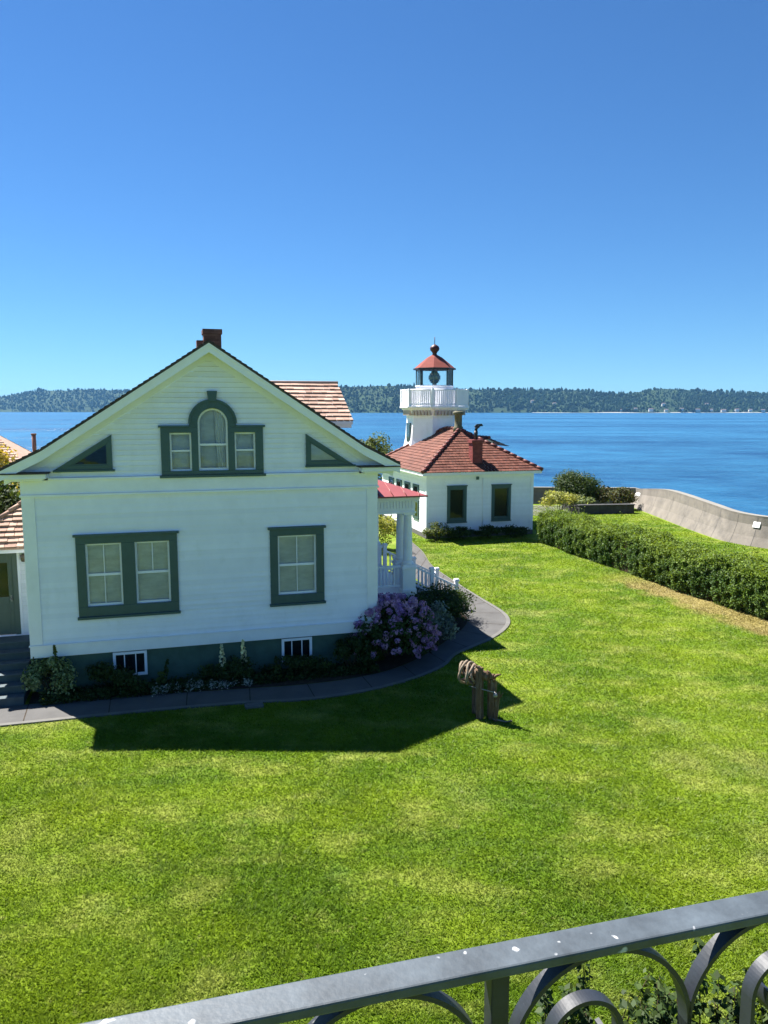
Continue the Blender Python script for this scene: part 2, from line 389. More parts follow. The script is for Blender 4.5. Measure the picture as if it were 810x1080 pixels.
def lawn_colour(N, L, blade):
    geo = N.new('ShaderNodeNewGeometry')
    def noise(scale, det=5, rough=.6, stretch=None, rotz=0):
        n = N.new('ShaderNodeTexNoise'); n.inputs['Scale'].default_value = scale; n.inputs['Detail'].default_value = det; n.inputs['Roughness'].default_value = rough
        if stretch:
            mp = N.new('ShaderNodeMapping'); mp.inputs['Scale'].default_value = stretch; mp.inputs['Rotation'].default_value = (0, 0, rotz)
            L.new(geo.outputs['Position'], mp.inputs['Vector']); L.new(mp.outputs[0], n.inputs['Vector'])
        else: L.new(geo.outputs['Position'], n.inputs['Vector'])
        return n.outputs[0]
    def mr(x, a, b2, c=0., d=1.):
        n = N.new('ShaderNodeMapRange'); n.interpolation_type = 'SMOOTHSTEP'
        for i, v in enumerate((a, b2, c, d)): n.inputs[i+1].default_value = v
        L.new(x, n.inputs[0]); return n.outputs[0]
    def mix(a, b2, f, mode='MIX'):
        n = N.new('ShaderNodeMix'); n.data_type = 'RGBA'; n.blend_type = mode
        for sock, v in ((0, f), (6, a), (7, b2)):
            if isinstance(v, (int, float)): n.inputs[sock].default_value = v
            elif isinstance(v, tuple): n.inputs[sock].default_value = (*v, 1)
            else: L.new(v, n.inputs[sock])
        return n.outputs[2]
    def mul(a, b2):
        n = N.new('ShaderNodeMath'); n.operation = 'MULTIPLY'
        for i, v in enumerate((a, b2)):
            if isinstance(v, float): n.inputs[i].default_value = v
            else: L.new(v, n.inputs[i])
        return n.outputs[0]
    k = 1.0
    G = GRASS
    c = mix(G[0], G[1], mr(noise(0.30, 4, .55), .36, .66))
    c = mix(c, G[2], mul(mr(noise(0.75, 6, .62, (1, 1.5, 1), .3), .46, .72), .75))                 # pale yellowish tufts
    c = mix(c, G[3], mul(mr(noise(0.9, 5, .65, (1, 1, 1), .4),   .56, .72), .25))   # bluish green clover
    c = mix(c, G[4], mul(mr(noise(5.5, 5, .75), .57, .75), .6))                # straw flecks
    c = mix(c, (0.02, 0.045, 0.008), mul(mr(noise(4.2, 5, .75), .54, .70), .40))
    c = mix(c, (0.075, 0.135, 0.012), mul(mr(noise(.55, 4, .6, (.35, 2.2, 1), .28), .55, .70), .55))   # darker mown streaks
    c = mix(c, (0.27, 0.27, 0.085), mul(mr(noise(.22, 5, .6), .55, .72), .5))                 # broad dry areas
    # worn, dry strip in front of the hedge (house frame: u ~ 20.4..21.5)
    sep = N.new('ShaderNodeSeparateXYZ'); mp = N.new('ShaderNodeVectorRotate'); mp.rotation_type = 'Z_AXIS'
    mp.inputs['Center'].default_value = (P0[0], P0[1], 0); mp.inputs['Angle'].default_value = -A
    L.new(geo.outputs['Position'], mp.inputs['Vector']); L.new(mp.outputs[0], sep.inputs[0])
    nn = noise(0.9, 5, .6); ad = N.new('ShaderNodeMath'); ad.operation = 'MULTIPLY_ADD'; ad.inputs[1].default_value = 2.2
    L.new(nn, ad.inputs[0]); L.new(sep.outputs[0], ad.inputs[2])               # u + noise
    u0 = P0[0] + 1.1
    f = mul(mr(ad.outputs[0], u0 + 20.1, u0 + 20.9), mr(ad.outputs[0], u0 + 22.6, u0 + 21.9))
    f = mul(f, mul(mr(sep.outputs[1], P0[1] - 6, P0[1] - 2), mr(sep.outputs[1], P0[1] + 9.5, P0[1] + 5.5)))
    c = mix(c, (0.265, 0.195, 0.085), mul(f, .75))
    return c
GRASS = [(0.078, 0.142, 0.006), (0.138, 0.200, 0.009), (0.245, 0.275, 0.055), (0.105, 0.185, 0.048), (0.36, 0.335, 0.125)]
lawn_m = lawn_material()
def land():
    mb = MB()
    pts = [(x, y, 0.0) for x, y in wall_line] + [(90, -70, 0), (-160, -70, 0)]
    mb.poly(pts[::-1])
    n = len(pts)
    for k in range(n):
        a, b = pts[k], pts[(k+1) % n]; mb.quad(a, b, (b[0], b[1], -6), (a[0], a[1], -6))
    o = mb.build('lawn', lawn_m); tag(o, kind='structure')
land()

def sea():
    m = bpy.data.materials.new('sea_water'); m.use_nodes = True; t = m.node_tree; N = t.nodes; L = t.links
    b = N['Principled BSDF']; b.inputs['Base Color'].default_value = (0.010, 0.055, 0.135, 1); b.inputs['Roughness'].default_value = 0.22
    b.inputs['IOR'].default_value = 1.33; b.inputs['Specular IOR Level'].default_value = 0.34
    geo = N.new('ShaderNodeNewGeometry')
    def nz(scale, stretch, det=4, rough=.6):
        mp = N.new('ShaderNodeMapping'); mp.inputs['Scale'].default_value = stretch; mp.inputs['Rotation'].default_value = (0, 0, .12)
        L.new(geo.outputs['Position'], mp.inputs['Vector'])
        n = N.new('ShaderNodeTexNoise'); n.inputs['Scale'].default_value = scale; n.inputs['Detail'].default_value = det; n.inputs['Roughness'].default_value = rough
        L.new(mp.outputs[0], n.inputs['Vector']); return n.outputs[0]
    h1 = nz(0.35, (1, 1.6, 1), 6, .65); h2 = nz(0.035, (0.5, 1.3, 1), 4, .6)
    # wind streaks change wave height; ripples' light and dark are put into body colour
    st = nz(0.0045, (0.35, 1.4, 1), 5, .6); mr = N.new('ShaderNodeMapRange'); mr.inputs[1].default_value = .35; mr.inputs[2].default_value = .68
    mr.inputs[3].default_value = .25; mr.inputs[4].default_value = 1.0; L.new(st, mr.inputs[0])
    add = N.new('ShaderNodeMath'); add.operation = 'MULTIPLY_ADD'; add.inputs[1].default_value = 2.5; L.new(h2, add.inputs[0]); L.new(h1, add.inputs[2])
    bp = N.new('ShaderNodeBump'); bp.inputs['Distance'].default_value = 1.3; L.new(mr.outputs[0], bp.inputs['Strength']); L.new(add.outputs[0], bp.inputs['Height'])
    L.new(bp.outputs[0], b.inputs['Normal'])
    mx = N.new('ShaderNodeMix'); mx.data_type = 'RGBA'; mx.inputs[6].default_value = (0.026, 0.130, 0.240, 1); mx.inputs[7].default_value = (0.003, 0.030, 0.095, 1)
    r1 = nz(0.13, (.55, 1.0, 1), 8, .75); r2 = nz(0.012, (.5, 1.2, 1), 5, .65)
    sm_ = N.new('ShaderNodeMath'); sm_.operation = 'ADD'; L.new(r1, sm_.inputs[0]); L.new(r2, sm_.inputs[1])
    sm2 = N.new('ShaderNodeMath'); sm2.operation = 'ADD'; L.new(sm_.outputs[0], sm2.inputs[0]); L.new(st, sm2.inputs[1])
    mrr = N.new('ShaderNodeMapRange'); mrr.inputs[1].default_value = 1.25; mrr.inputs[2].default_value = 1.72; L.new(sm2.outputs[0], mrr.inputs[0])
    L.new(mrr.outputs[0], mx.inputs[0]); L.new(mx.outputs[2], b.inputs['Base Color'])
    mb = MB(); s = 11000; mb.quad((-s, -s, -4), (s, -s, -4), (s, s, -4), (-s, s, -4))
    tag(mb.build('sea', m), kind='structure')
sea()

def interp(x, tab): return float(np.interp(x, [t[0] for t in tab], [t[1] for t in tab]))
ridge_right = [(200, 409), (340, 406), (400, 404), (440, 404), (480, 406), (520, 408), (600, 408), (640, 412), (662, 412), (690, 407), (720, 408), (760, 411), (810, 412), (1000, 416), (1300, 420)]
ridge_left = [(-700, 427), (-200, 424), (-40, 421), (0, 418), (22, 414), (45, 410), (70, 411), (95, 409), (130, 411), (170, 410), (230, 411), (300, 414), (380, 420), (460, 428)]
def hills(D, tab, x0, x1, name, tname, seed):
    g = np.random.default_rng(seed); mb = MB(); nx = 90; ny = 7; grid = []
    hm = mat(name + '_ground', (0.022, 0.040, 0.016), .95, .1, var=.4, vscale=.01)
    P, = ([],)
    def height(px, k):
        top = (435.5 - interp(px, tab)) / 811.0 * (D + 500) - 19
        return -4.5 + max(top, 3) * (k ** 0.75)
    for i in range(nx + 1):
        px = x0 + (x1 - x0) * i / nx; dx = (px - 405) / 811.0
        for j in range(ny + 1):
            k = j / ny; Y = D + 700*k + 90*math.sin(px*.021 + seed) + 40*math.sin(px*.07)
            mb.v.append((dx*Y, Y, height(px, k)))
    for i in range(nx):
        for j in range(ny):
            a = i*(ny+1) + j; mb.f.append((a, a+ny+1, a+ny+2, a+1)); mb.r.append(.5); mb.sm.append(True)
    tag(mb.build(name, hm), kind='structure')
    # forest: one mass of small conical and round crowns
    nt = 15000; V = []; F = []; rr = []
    px = g.uniform(x0, x1, nt); kk = g.random(nt)**1.25
    clear = np.sin(px*.11)*np.sin(px*.037 + 1.3) + g.normal(0, .35, nt)
    hh = g.uniform(10, 24, nt)*(1 + .35*np.sin(px*.043)*np.sin(px*.017 + 2)) + 10*(g.random(nt) < .07)
    for q in range(nt):
        k = kk[q]
        if k < .10 and clear[q] > .6: continue
        if .25 < k < .6 and clear[q] > 1.15: continue
        Y = D + 700*k + 90*math.sin(px[q]*.021 + seed) + 40*math.sin(px[q]*.07) + 8; X = (px[q]-405)/811.0*Y; z0 = height(px[q], k) - 3
        h = hh[q]*(1.0 if g.random() < .8 else .65); w = h*g.uniform(.16, .30); con = g.random() < .55; b = len(V)
        lev = ((.9, .12), (1.0, .3), (.62, .62), (.2, .88), (.02, 1.0)) if con else ((.7, .1), (1.35, .35), (1.5, .6), (1.0, .85), (.1, .97))
        ph = g.random()*6
        for (a, zz) in lev:
            for s_ in range(6):
                an = ph + s_*1.047; rj = w*a*g.uniform(.8, 1.2); V.append((X + rj*math.cos(an), Y + rj*math.sin(an), z0 + h*zz))
        for l in range(4):
            for s_ in range(6):
                s2 = (s_+1) % 6; F.append((b+l*6+s_, b+l*6+s2, b+l*6+6+s2, b+l*6+6+s_)); rr.append(g.random())
    me = bpy.data.meshes.new(tname); me.from_pydata(V, [], F); me.update()
    me.materials.append(mat(tname + '_foliage', (0.010, 0.024, 0.010), .95, .05, rnd=.2, rndcol=(0.022, 0.040, 0.014), var=.6, vscale=.005))
    at = me.attributes.new('rnd', 'FLOAT', 'FACE'); at.data.foreach_set('value', np.array(rr, dtype=np.float32))
    o = bpy.data.objects.new(tname, me); C.objects.link(o); tag(o, kind='stuff')
    return height
hr = hills(4200, ridge_right, 230, 1250, 'far_hills', 'far_forest', 3)
hl = hills(6300, ridge_left, -650, 420, 'distant_headland', 'headland_forest', 8)

bm_ = MB()
for i in range(60):                                   # pale beach at the foot of the wooded shore
    q = []
    for px in (560 + i*8, 568 + i*8):
        Y = 4200 + 90*math.sin(px*.021 + 3) + 40*math.sin(px*.07) - 14; q.append((px, Y, 3.2*(.5 + .5*math.sin(px*.09))*(1 if px > 630 else .4)))
    (p1, y1, h1), (p2, y2, h2) = q; X = lambda p, y: (p - 405)/811.0*y
    bm_.quad((X(p1, y1), y1, -4.2), (X(p2, y2), y2, -4.2), (X(p2, y2), y2 + 12, -3.4 + h2), (X(p1, y1), y1 + 12, -3.4 + h1))
tag(bm_.build('far_beach', mat('beach_shingle', (.30, .28, .25), .95, .1, var=.2, vscale=.02)), kind='structure')
# houses along the far shore: specks
sh_w = mat('shore_house_paint', (0.62, 0.60, 0.56), .8, .2); sh_r = mat('shore_house_roof', (0.16, 0.12, 0.11), .9, .1)
for i, (px, k, w) in enumerate([(652, .03, 20), (668, .05, 16), (684, .02, 22), (700, .02, 18), (716, .035, 20), (733, .015, 24), (747, .03, 18), (760, .015, 26), (774, .02, 20), (788, .03, 18), (801, .015, 22), (560, .3, 18), (583, .22, 18), (470, .33, 20), (697, .16, 18), (742, .22, 18)]):
    Y = 4200 + 700*k + 90*math.sin(px*.021 + 3) + 40*math.sin(px*.07) - 6; X = (px - 405)/811.0*Y; z = hr(px, k) - 1
    o = wthing('shore_house', 'tiny pale house among the trees of the far shore', 'house', (X, Y, z), 'houses on the far shore')
    o['o'] = (0, 0, 0); b = MB(); hgt = 7 + (i % 3)*2
    b.box(-w/2, w/2, -5, 5, 0, hgt + 3); b.build('wall', sh_w, o)
    r_ = MB(); r_.prism([(-w/2-1, -6, hgt+3.02), (-w/2-1, 6, hgt+3.02), (-w/2-1, 0, hgt + 7)], (w + 2, 0, 0)); r_.build('roof', sh_r, o)

# ------------------------------------------------------------------ haze
hz = MB(); hz.box(-11500, 11500, -11500, 11500, -5, 400)
hm = bpy.data.materials.new('haze_air'); hm.use_nodes = True; hn = hm.node_tree
for n in list(hn.nodes):
    if n.type == 'BSDF_PRINCIPLED': hn.nodes.remove(n)
pv = hn.nodes.new('ShaderNodeVolumePrincipled'); pv.inputs['Color'].default_value = (0.25, 0.60, 1.0, 1); pv.inputs['Density'].default_value = 2.8e-5
pv.inputs['Anisotropy'].default_value = 0.0
hn.links.new(pv.outputs[0], hn.nodes['Material Output'].inputs['Volume'])
tag(hz.build('haze', hm), kind='stuff')
hm.cycles.homogeneous_volume = True

# ------------------------------------------------------------------ paths and beds
def smooth(pts, n=6):
    out = []
    P = [Vector(p) for p in pts]
    for i in range(len(P) - 1):
        p0, p1, p2, p3 = P[max(i-1, 0)], P[i], P[i+1], P[min(i+2, len(P)-1)]
        for k in range(n):
            t = k/n; out.append(0.5*((2*p1) + (p2-p0)*t + (2*p0-5*p1+4*p2-p3)*t*t + (3*p1-p0-3*p2+p3)*t**3))
    out.append(P[-1]); return out
outer = smooth([(-9, -1.80), (-3, -1.82), (-0.44, -1.83), (2.2, -1.84), (4.6, -1.95), (6.2, -2.15), (7.56, -2.02), (8.62, -1.71), (9.53, -1.25), (10.27, -.68), (10.81, 0.0), (11.62, .59), (12.49, 1.21), (13.31, 2.03), (13.85, 2.9), (14.12, 4.06), (14.15, 6.16), (14.2, 8.44), (14.4, 12), (15.2, 16), (15.8, 22)])
inner = smooth([(-9, -.55), (-3, -.55), (-0.5, -.6), (2.2, -.72), (4.7, -.95), (6.2, -1.08), (7.5, -1.0), (8.6, -.68), (9.4, -.2), (10.1, .4), (10.7, 1.0), (11.25, 1.6), (11.8, 2.2), (12.25, 2.8), (12.6, 3.5), (12.75, 4.4), (12.8, 5.2), (12.85, 6.4), (12.85, 8.44), (13.1, 12), (14.0, 16), (14.6, 22)])
def path():
    mb = MB(); kb = MB(); z = 0.012
    for i in range(len(outer) - 1):
        o0, o1, i0, i1 = outer[i], outer[i+1], inner[i], inner[i+1]
        d0 = (o0 - i0).normalized()*.13; d1 = (o1 - i1).normalized()*.13
        q = lambda p, zz: (p[0], p[1], zz)
        mb.quad(q(i0, z), q(o0-d0, z), q(o1-d1, z), q(i1, z))
        zk = .035
        kb.quad(q(o0-d0, zk), q(o0, zk), q(o1, zk), q(o1-d1, zk)); kb.quad(q(o0, zk), q(o0, 0), q(o1, 0), q(o1, zk)); kb.quad(q(o0-d0, 0), q(o0-d0, zk), q(o1-d1, zk), q(o1-d1, 0))
    for (b, n, m) in ((mb, 'path', M['concrete']), (kb, 'path_edging', M['kerb'])):
        b.v = [(*W(p[0], p[1]), p[2]) for p in b.v]; tag(b.build(n, m), kind='structure')
    jb = MB(); acc = 0
    for i in range(1, len(outer) - 1):
        acc += (outer[i] - outer[i-1]).length
        if acc > 1.4:
            acc = 0; o_, n_ = outer[i], inner[i]; d_ = (o_ - n_).normalized(); w_ = Vector((-d_.y, d_.x))*.011; e_ = o_ - d_*.14
            jb.quad((*(n_ - w_), .0155), (*(e_ - w_), .0155), (*(e_ + w_), .0155), (*(n_ + w_), .0155))
    jb.v = [(*W(p[0], p[1]), p[2]) for p in jb.v]; tag(jb.build('path_joints', M['soil']), kind='structure')
    bed = MB(); z = .02
    for i in range(len(inner) - 1):
        if -.3 < inner[i][0] and inner[i][1] < 4.5:
            a, b = inner[i], inner[i+1]
            hu0 = min(max(a[0] - .0, -.2), 8.5) if a[1] < 0.2 else None
            c0 = (min(a[0], 8.55), .02) if a[0] < 8.55 else (8.55 + (a[0]-8.55)*.3, max(.02, a[1]*.8 + .3)); c1 = (min(b[0], 8.55), .02) if b[0] < 8.55 else (8.55 + (b[0]-8.55)*.3, max(.02, b[1]*.8 + .3))
            bed.quad((a[0], a[1], z), (b[0], b[1], z), (c1[0], c1[1], z+.05), (c0[0], c0[1], z+.05))
    bed.v = [(*W(p[0], p[1]), p[2]) for p in bed.v]; tag(bed.build('flower_bed', M['soil']), kind='structure')
path()

# ------------------------------------------------------------------ keeper's house
house = thing('keepers_house', 'white clapboard gabled house with green window casings and an arched gable window', 'house', 0, 0)
def add_window(root, name, casing_mb, sashes, wall_v, panes_depth=.06, blind_or_backing=M['blind_or_backing'], blinds=True, sash_m=None, muntin=True, label=None):
    w = casing_mb.build(name, M['green'], root, bevel=.006)
    if label: w['label'] = label
    sm = MB(); pm = MB(); bm = MB()
    for (u0, u1, z0, z1, kind) in sashes:
        f = .045; y0, y1 = wall_v + .015, wall_v + .05; mid = (z0 + z1)/2
        sm.box(u0, u0+f, y0, y1, z0, z1); sm.box(u1-f, u1, y0, y1, z0, z1)
        sm.box(u0+f, u1-f, y0, y1, z0, z0+f*1.3); sm.box(u0+f, u1-f, y0, y1, z1-f, z1); 
        if kind: sm.box(u0+f, u1-f, y0-.004, y1-.004, mid-.03, mid+.03)
        if muntin and kind:
            c = (u0+u1)/2; sm.box(c-.011, c+.011, y0+.006, y1-.006, mid+.03, z1-f)
            if kind == 2: sm.box(c-.009, c+.009, y0+.008, y1-.008, z0+f*1.3, mid-.03)
        pm.quad((u0+f, y1-.008, z0+f), (u1-f, y1-.008, z0+f), (u1-f, y1-.008, z1-f), (u0+f, y1-.008, z1-f))
        bm.quad((u0-.03, wall_v+.085, z0-.03), (u1+.03, wall_v+.085, z0-.03), (u1+.03, wall_v+.085, z1+.03), (u0-.03, wall_v+.085, z1+.03))
        for (a, b_, c_, d_) in ((u0-.03, u0-.03, z0, z1), (u1+.03, u1+.03, z0, z1)):
            bm.quad((a, wall_v+.0, c_), (a, wall_v+.085, c_), (a, wall_v+.085, d_), (a, wall_v, d_))
    sub(sm.build('sash', sash_m or M['white_trim'], root), w); sub(pm.build('pane', M['glass'], root), w); sub(bm.build('blind_or_backing', blind_or_backing, root), w)
    return w
def casing_rect(u0, u1, z0, z1, holes, v, proud=.045, depth=.0, cap=.05, sill=.05):
    """flat frame with rectangular holes side by side (same z-range), plus head cap and sill."""
    mb = MB(); a, b = v-proud, v+depth
    hz0, hz1 = holes[0][2], holes[0][3]
    mb.box(u0, u1, a, b, hz1, z1); mb.box(u0, u1, a, b, z0, hz0)
    xs = u0
    for h in holes: mb.box(xs, h[0], a, b, hz0, hz1); xs = h[1]
    mb.box(xs, u1, a, b, hz0, hz1)
    if cap: mb.box(u0-cap, u1+cap, a-.05, b, z1, z1+.055)
    if sill: mb.box(u0-sill*.6, u1+sill*.6, a-.05, b, z0-.06, z0)
    return mb

BOT, TOP = .93, 4.80
dw = [(1.29, 2.11, 2.10, 3.64), (2.42, 3.23, 2.10, 3.64)]; sw = [(5.90, 6.90, 2.08, 3.63)]
pal_side = [(3.33, 3.84, 5.34, 6.27), (4.88, 5.39, 5.34, 6.27)]
AC, AS, AR = 4.36, 6.50, .36      # arch centre, springing, pane radius
# siding
wl = MB()
wl.courses((0, 0, 0), (1, 0, 0), (0, 0, 1), [(.24, 1.235), (8.26, 1.235), (8.26, TOP), (.24, TOP)], .125, .036, .002, holes=[(h[0]-.001, h[1]+.001, h[2], h[3]) for h in dw] + [(h[0]-.001, h[1]+.001, h[2], h[3]) for h in sw])
def ahw(k): return .5*(math.sqrt(max(0, .36**2-(k*.06)**2)) + math.sqrt(max(0, .555**2-((k+1)*.06)**2)))
def rake_z(u):
    d = abs(u - 4.30); return 8.38 - d*.66 if d < 3.8 else 8.38 - 3.8*.66 - (d-3.8)*.50
gz = 5.24
wl.courses((0, 0, 0), (1, 0, 0), (0, 0, 1), [(.0, gz), (8.6, gz), (8.05, rake_z(8.05)-.09), (4.3, 8.28), (.55, rake_z(.55)-.09)], .125, .036, .002,
           holes=[(h[0]-.001, h[1]+.001, h[2], h[3]) for h in pal_side] + [(AC-AR, AC+AR, 5.34, AS)] + [(AC-ahw(k), AC+ahw(k), AS+k*.06, AS+(k+1)*.06) for k in range(7)])
D_ = 11.5
wl.quad((8.5, .02, 0.9), (8.5, D_, .9), (8.5, D_, 5.3), (8.5, .02, 5.3)); wl.quad((.02, D_, .9), (.02, .02, .9), (.02, .02, 5.3), (.02, D_, 5.3))
wl.poly([(8.5, D_, .9), (.02, D_, .9), (.02, D_, 5.3), (4.3, D_, 8.3), (8.5, D_, 5.3)])
wl.courses((8.5, 0, 0), (0, 1, 0), (0, 0, 1), [(.1, 1.2), (D_, 1.2), (D_, TOP), (.1, TOP)], .115, .016, .003)
wl.build('wall', M['white'], house)
tr = MB()
tr.box(-.045, .24, -.050, .10, 1.24, TOP); tr.box(8.26, 8.55, -.050, .26, 1.24, TOP)
tr.box(-.048, 8.553, -.055, .02, .93, 1.21)                       # skirt board
tr.box(-.07, 8.575, -.078, .02, 1.21, 1.24)                     # water table ledge
tr.box(-.05, 8.556, -.056, .02, TOP+.055, 5.19)                # frieze
tr.box(-.075, 8.58, -.098, .02, TOP, TOP+.055)                   # architrave mould
tr.box(.56, 8.04, -.11, .02, 5.19, 5.24)                      # gable ledge
tr.box(8.5, 8.536, .26, D_, .93, 1.21); tr.box(8.5, 8.54, .26, D_, TOP, 5.3)
tr.build('trim', M['white_trim'], house, bevel=.006)
fo = MB(); fo.box(.02, 8.48, .03, D_-.02, -.1, .93); fo.build('foundation', M['found'], house)
# roof, rakes, cornice returns
def rake_pts(off=0.0, ext=.0):
    return [(-.45-ext, 5.395+off), (.5, rake_z(.5)+off), (4.3, 8.38+off), (8.1, rake_z(8.1)+off), (9.05+ext, 5.395+off)]
rf = MB(); rp = rake_pts(0.02); n = len(rp)
for k in range(n-1):
    (a, za), (b, zb) = rp[k], rp[k+1]
    rf.prism([(a, -.46, za), (b, -.46, zb), (b, -.46, zb+.055), (a, -.46, za+.055)], (0, D_+.9, 0))
# shingle butts seen along the rake edge
for k in range(n-1):
    (a, za), (b, zb) = rp[k], rp[k+1]; L_ = math.hypot(b-a, zb-za); m_ = max(1, int(L_/.15)); sgn = 1 if zb > za else -1
    for i in range(m_):
        t0, t1 = i/m_, (i+1)/m_; q0 = (a+(b-a)*t0, za+(zb-za)*t0); q1 = (a+(b-a)*t1, za+(zb-za)*t1)
        lo, hi = (.082, .060) if sgn > 0 else (.060, .082)
        e0 = random.uniform(0, .012)
        rf.prism([(q0[0], -.475+e0, q0[1]+.053), (q1[0], -.475+e0, q1[1]+.053), (q1[0], -.475+e0, q1[1]+hi), (q0[0], -.475+e0, q0[1]+lo)], (0, .45, 0), random.random())
roof = rf.build('roof', M['shingle_edge'], house)
rk = MB()
def band(o0, o1, v0, v1, ue=.0):
    p = rake_pts(0, 0)
    for k in range(n-1):
        (a, za), (b, zb) = p[k], p[k+1]; rk.prism([(a, v0, za+o1), (b, v0, zb+o1), (b, v0, zb+o0), (a, v0, za+o0)], (0, v1-v0, 0))
band(.017, -.045, -.45, -.40); band(-.042, -.20, -.43, -.385)          # crown and fascia
band(.015, -.02, -.40, .02)                                             # soffit boards
pr = [(-.38, rake_z(-.38)), (.5, rake_z(.5)), (4.3, 8.38), (8.1, rake_z(8.1)), (8.98, rake_z(8.98))]
for k in range(4):
    (a, za), (b, zb) = pr[k], pr[k+1]; rk.prism([(a, -.05, za-.34), (b, -.05, zb-.34), (b, -.05, zb-.025), (a, -.05, za-.025)], (0, .06, 0))
rk.build('rake_trim', M['white_trim'], house)
cr = MB()
for s_ in (0, 1):
    f = (lambda x: x) if s_ == 0 else (lambda x: 8.6 - x)
    cr.box(f(-.40), f(.56), -.40, .04, 5.245, 5.36); cr.box(f(-.30), f(.48), -.30, .03, 5.192, 5.245)
    ct = MB(); ct.box(f(-.46), f(.62), -.46, -.0, 5.362, 5.392); ct.build('cornice_cap', M['shingle_edge'], house)
    cr.box(f(-.43), f(-.0), .04, D_, 5.245, 5.36)
cr.build('cornice_return', M['white_trim'], house, bevel=.01)
# chimney on the ridge
ch = MB()
def brick_box(mb, u0, u1, v0, v1, z0, z1):
    z = z0; r_ = 0
    while z < z1 - .01:
        zz = min(z + .068, z1)
        for (a, b, f) in ((u0, u1, 0), (v0, v1, 1)):
            x = a - (.11 if r_ % 2 else 0)
            while x < b - .005:
                c0, c1 = max(x, a), min(x + .22, b); c1 -= .006 if c1 < b else 0; rr = random.random()
                for side in (0, 1):
                    if f == 0:
                        y = v0 if side == 0 else v1
                        q = [(c0, y, z), (c1, y, z), (c1, y, zz-.006), (c0, y, zz-.006)]
                    else:
                        y = u0 if side == 0 else u1
                        q = [(y, c0, z), (y, c1, z), (y, c1, zz-.006), (y, c0, zz-.006)]
                    mb.poly(q if (side == 0) == (f == 0) else q[::-1], rr)
                x += .22
        z = zz; r_ += 1
    mb.box(u0+.006, u1-.006, v0+.006, v1-.006, z0, z1-.004, .3)
brick_box(ch, 4.42, 4.92, 3.9, 4.5, 8.0, 9.02); brick_box(ch, 4.39, 4.95, 3.87, 4.53, 9.02, 9.16)
brick_box(ch, 4.22, 4.42, 4.0, 4.4, 8.2, 8.84)
cho = ch.build('chimney', M['brick'], house); sub(cho, roof)
# windows
add_window(house, 'window', casing_rect(1.08, 3.42, 1.86, 3.82, dw, -.022, depth=.05), [(*dw[0], 2), (*dw[1], 1)], 0)
add_window(house, 'window', casing_rect(5.70, 7.10, 1.86, 3.80, sw, -.022, depth=.05), [(*sw[0], 2)], 0)
# palladian window
pm = MB(); v = -.022; pr_ = .05
a_, b_ = v - pr_, v + .05
pm.box(3.12, 5.58, a_, b_, 5.24, 5.34)
pm.box(3.12, 3.33, a_, b_, 5.34, 6.27); pm.box(3.84, 4.0, a_, b_, 5.34, 6.27); pm.box(4.72, 4.88, a_, b_, 5.34, 6.27); pm.box(5.39, 5.58, a_, b_, 5.34, 6.27)
pm.box(3.12, 4.0, a_, b_, 6.27, 6.40); pm.box(4.72, 5.58, a_, b_, 6.27, 6.40)
pm.box(3.07, 3.80, a_-.04, b_, 6.40, 6.45); pm.box(4.92, 5.63, a_-.04, b_, 6.40, 6.45); pm.box(3.07, 5.63, a_-.05, b_, 5.18, 5.24)
pm.box(3.80, 4.0, a_-.002, b_, 6.402, AS); pm.box(4.72, 4.92, a_-.002, b_, 6.402, AS)
NA = 20
for k in range(NA):
    t0, t1 = math.pi*k/NA, math.pi*(k+1)/NA
    def pp(r, t): return (AC + r*math.cos(t), a_ - .002, AS + r*math.sin(t))
    pm.prism([pp(AR, t0), pp(.56, t0), pp(.56, t1), pp(AR, t1)], (0, .06, 0))
    def pq(r, t): return (AC + r*math.cos(t), a_ - .035, AS + r*math.sin(t))
    pm.prism([pq(.53, t0), pq(.585, t0), pq(.585, t1), pq(.53, t1)], (0, .034, 0))
pm.prism([(AC-.085, a_-.05, 7.02), (AC+.085, a_-.05, 7.02), (AC+.125, a_-.05, 7.28), (AC-.125, a_-.05, 7.28)], (0, .06, 0))
pw = pm.build('window', M['green'], house, bevel=.005); pw['label'] = 'arched three-part gable window'
sm = MB(); gm = MB(); bm = MB(); cm = MB()
for h in pal_side:
    f = .04; mid = 5.83
    for (p, q, r, s_) in ((h[0], h[0]+f, h[2], h[3]), (h[1]-f, h[1], h[2], h[3]), (h[0]+f, h[1]-f, h[2], h[2]+f), (h[0]+f, h[1]-f, h[3]-f, h[3]), (h[0]+f, h[1]-f, mid-.02, mid+.02)): sm.box(p, q, .01, .045, r, s_)
    gm.quad((h[0], .036, h[2]), (h[1], .036, h[2]), (h[1], .036, h[3]), (h[0], .036, h[3]))
    bm.quad((h[0]-.05, .15, h[2]-.05), (h[1]+.05, .15, h[2]-.05), (h[1]+.05, .15, h[3]+.05), (h[0]-.05, .15, h[3]+.05))
l_, r__ = AC-AR, AC+AR
for (p, q, r, s_) in ((l_, l_+.045, 5.34, AS), (r__-.045, r__, 5.34, AS), (l_+.045, r__-.045, 5.34, 5.40), (l_+.045, r__-.045, 5.95, 6.0)): sm.box(p, q, .01, .045, r, s_)
for k in range(NA):
    t0, t1 = math.pi*k/NA, math.pi*(k+1)/NA
    def ps(r, t): return (AC + r*math.cos(t), .01, AS + r*math.sin(t))
    sm.prism([ps(AR-.045, t0), ps(AR+.01, t0), ps(AR+.01, t1), ps(AR-.045, t1)], (0, .035, 0))
arch = [(AC + AR*math.cos(math.pi*k/NA), AS + AR*math.sin(math.pi*k/NA)) for k in range(NA+1)]
gm.poly([(l_, .036, 5.34), (r__, .036, 5.34)] + [(x, .036, z) for x, z in arch])
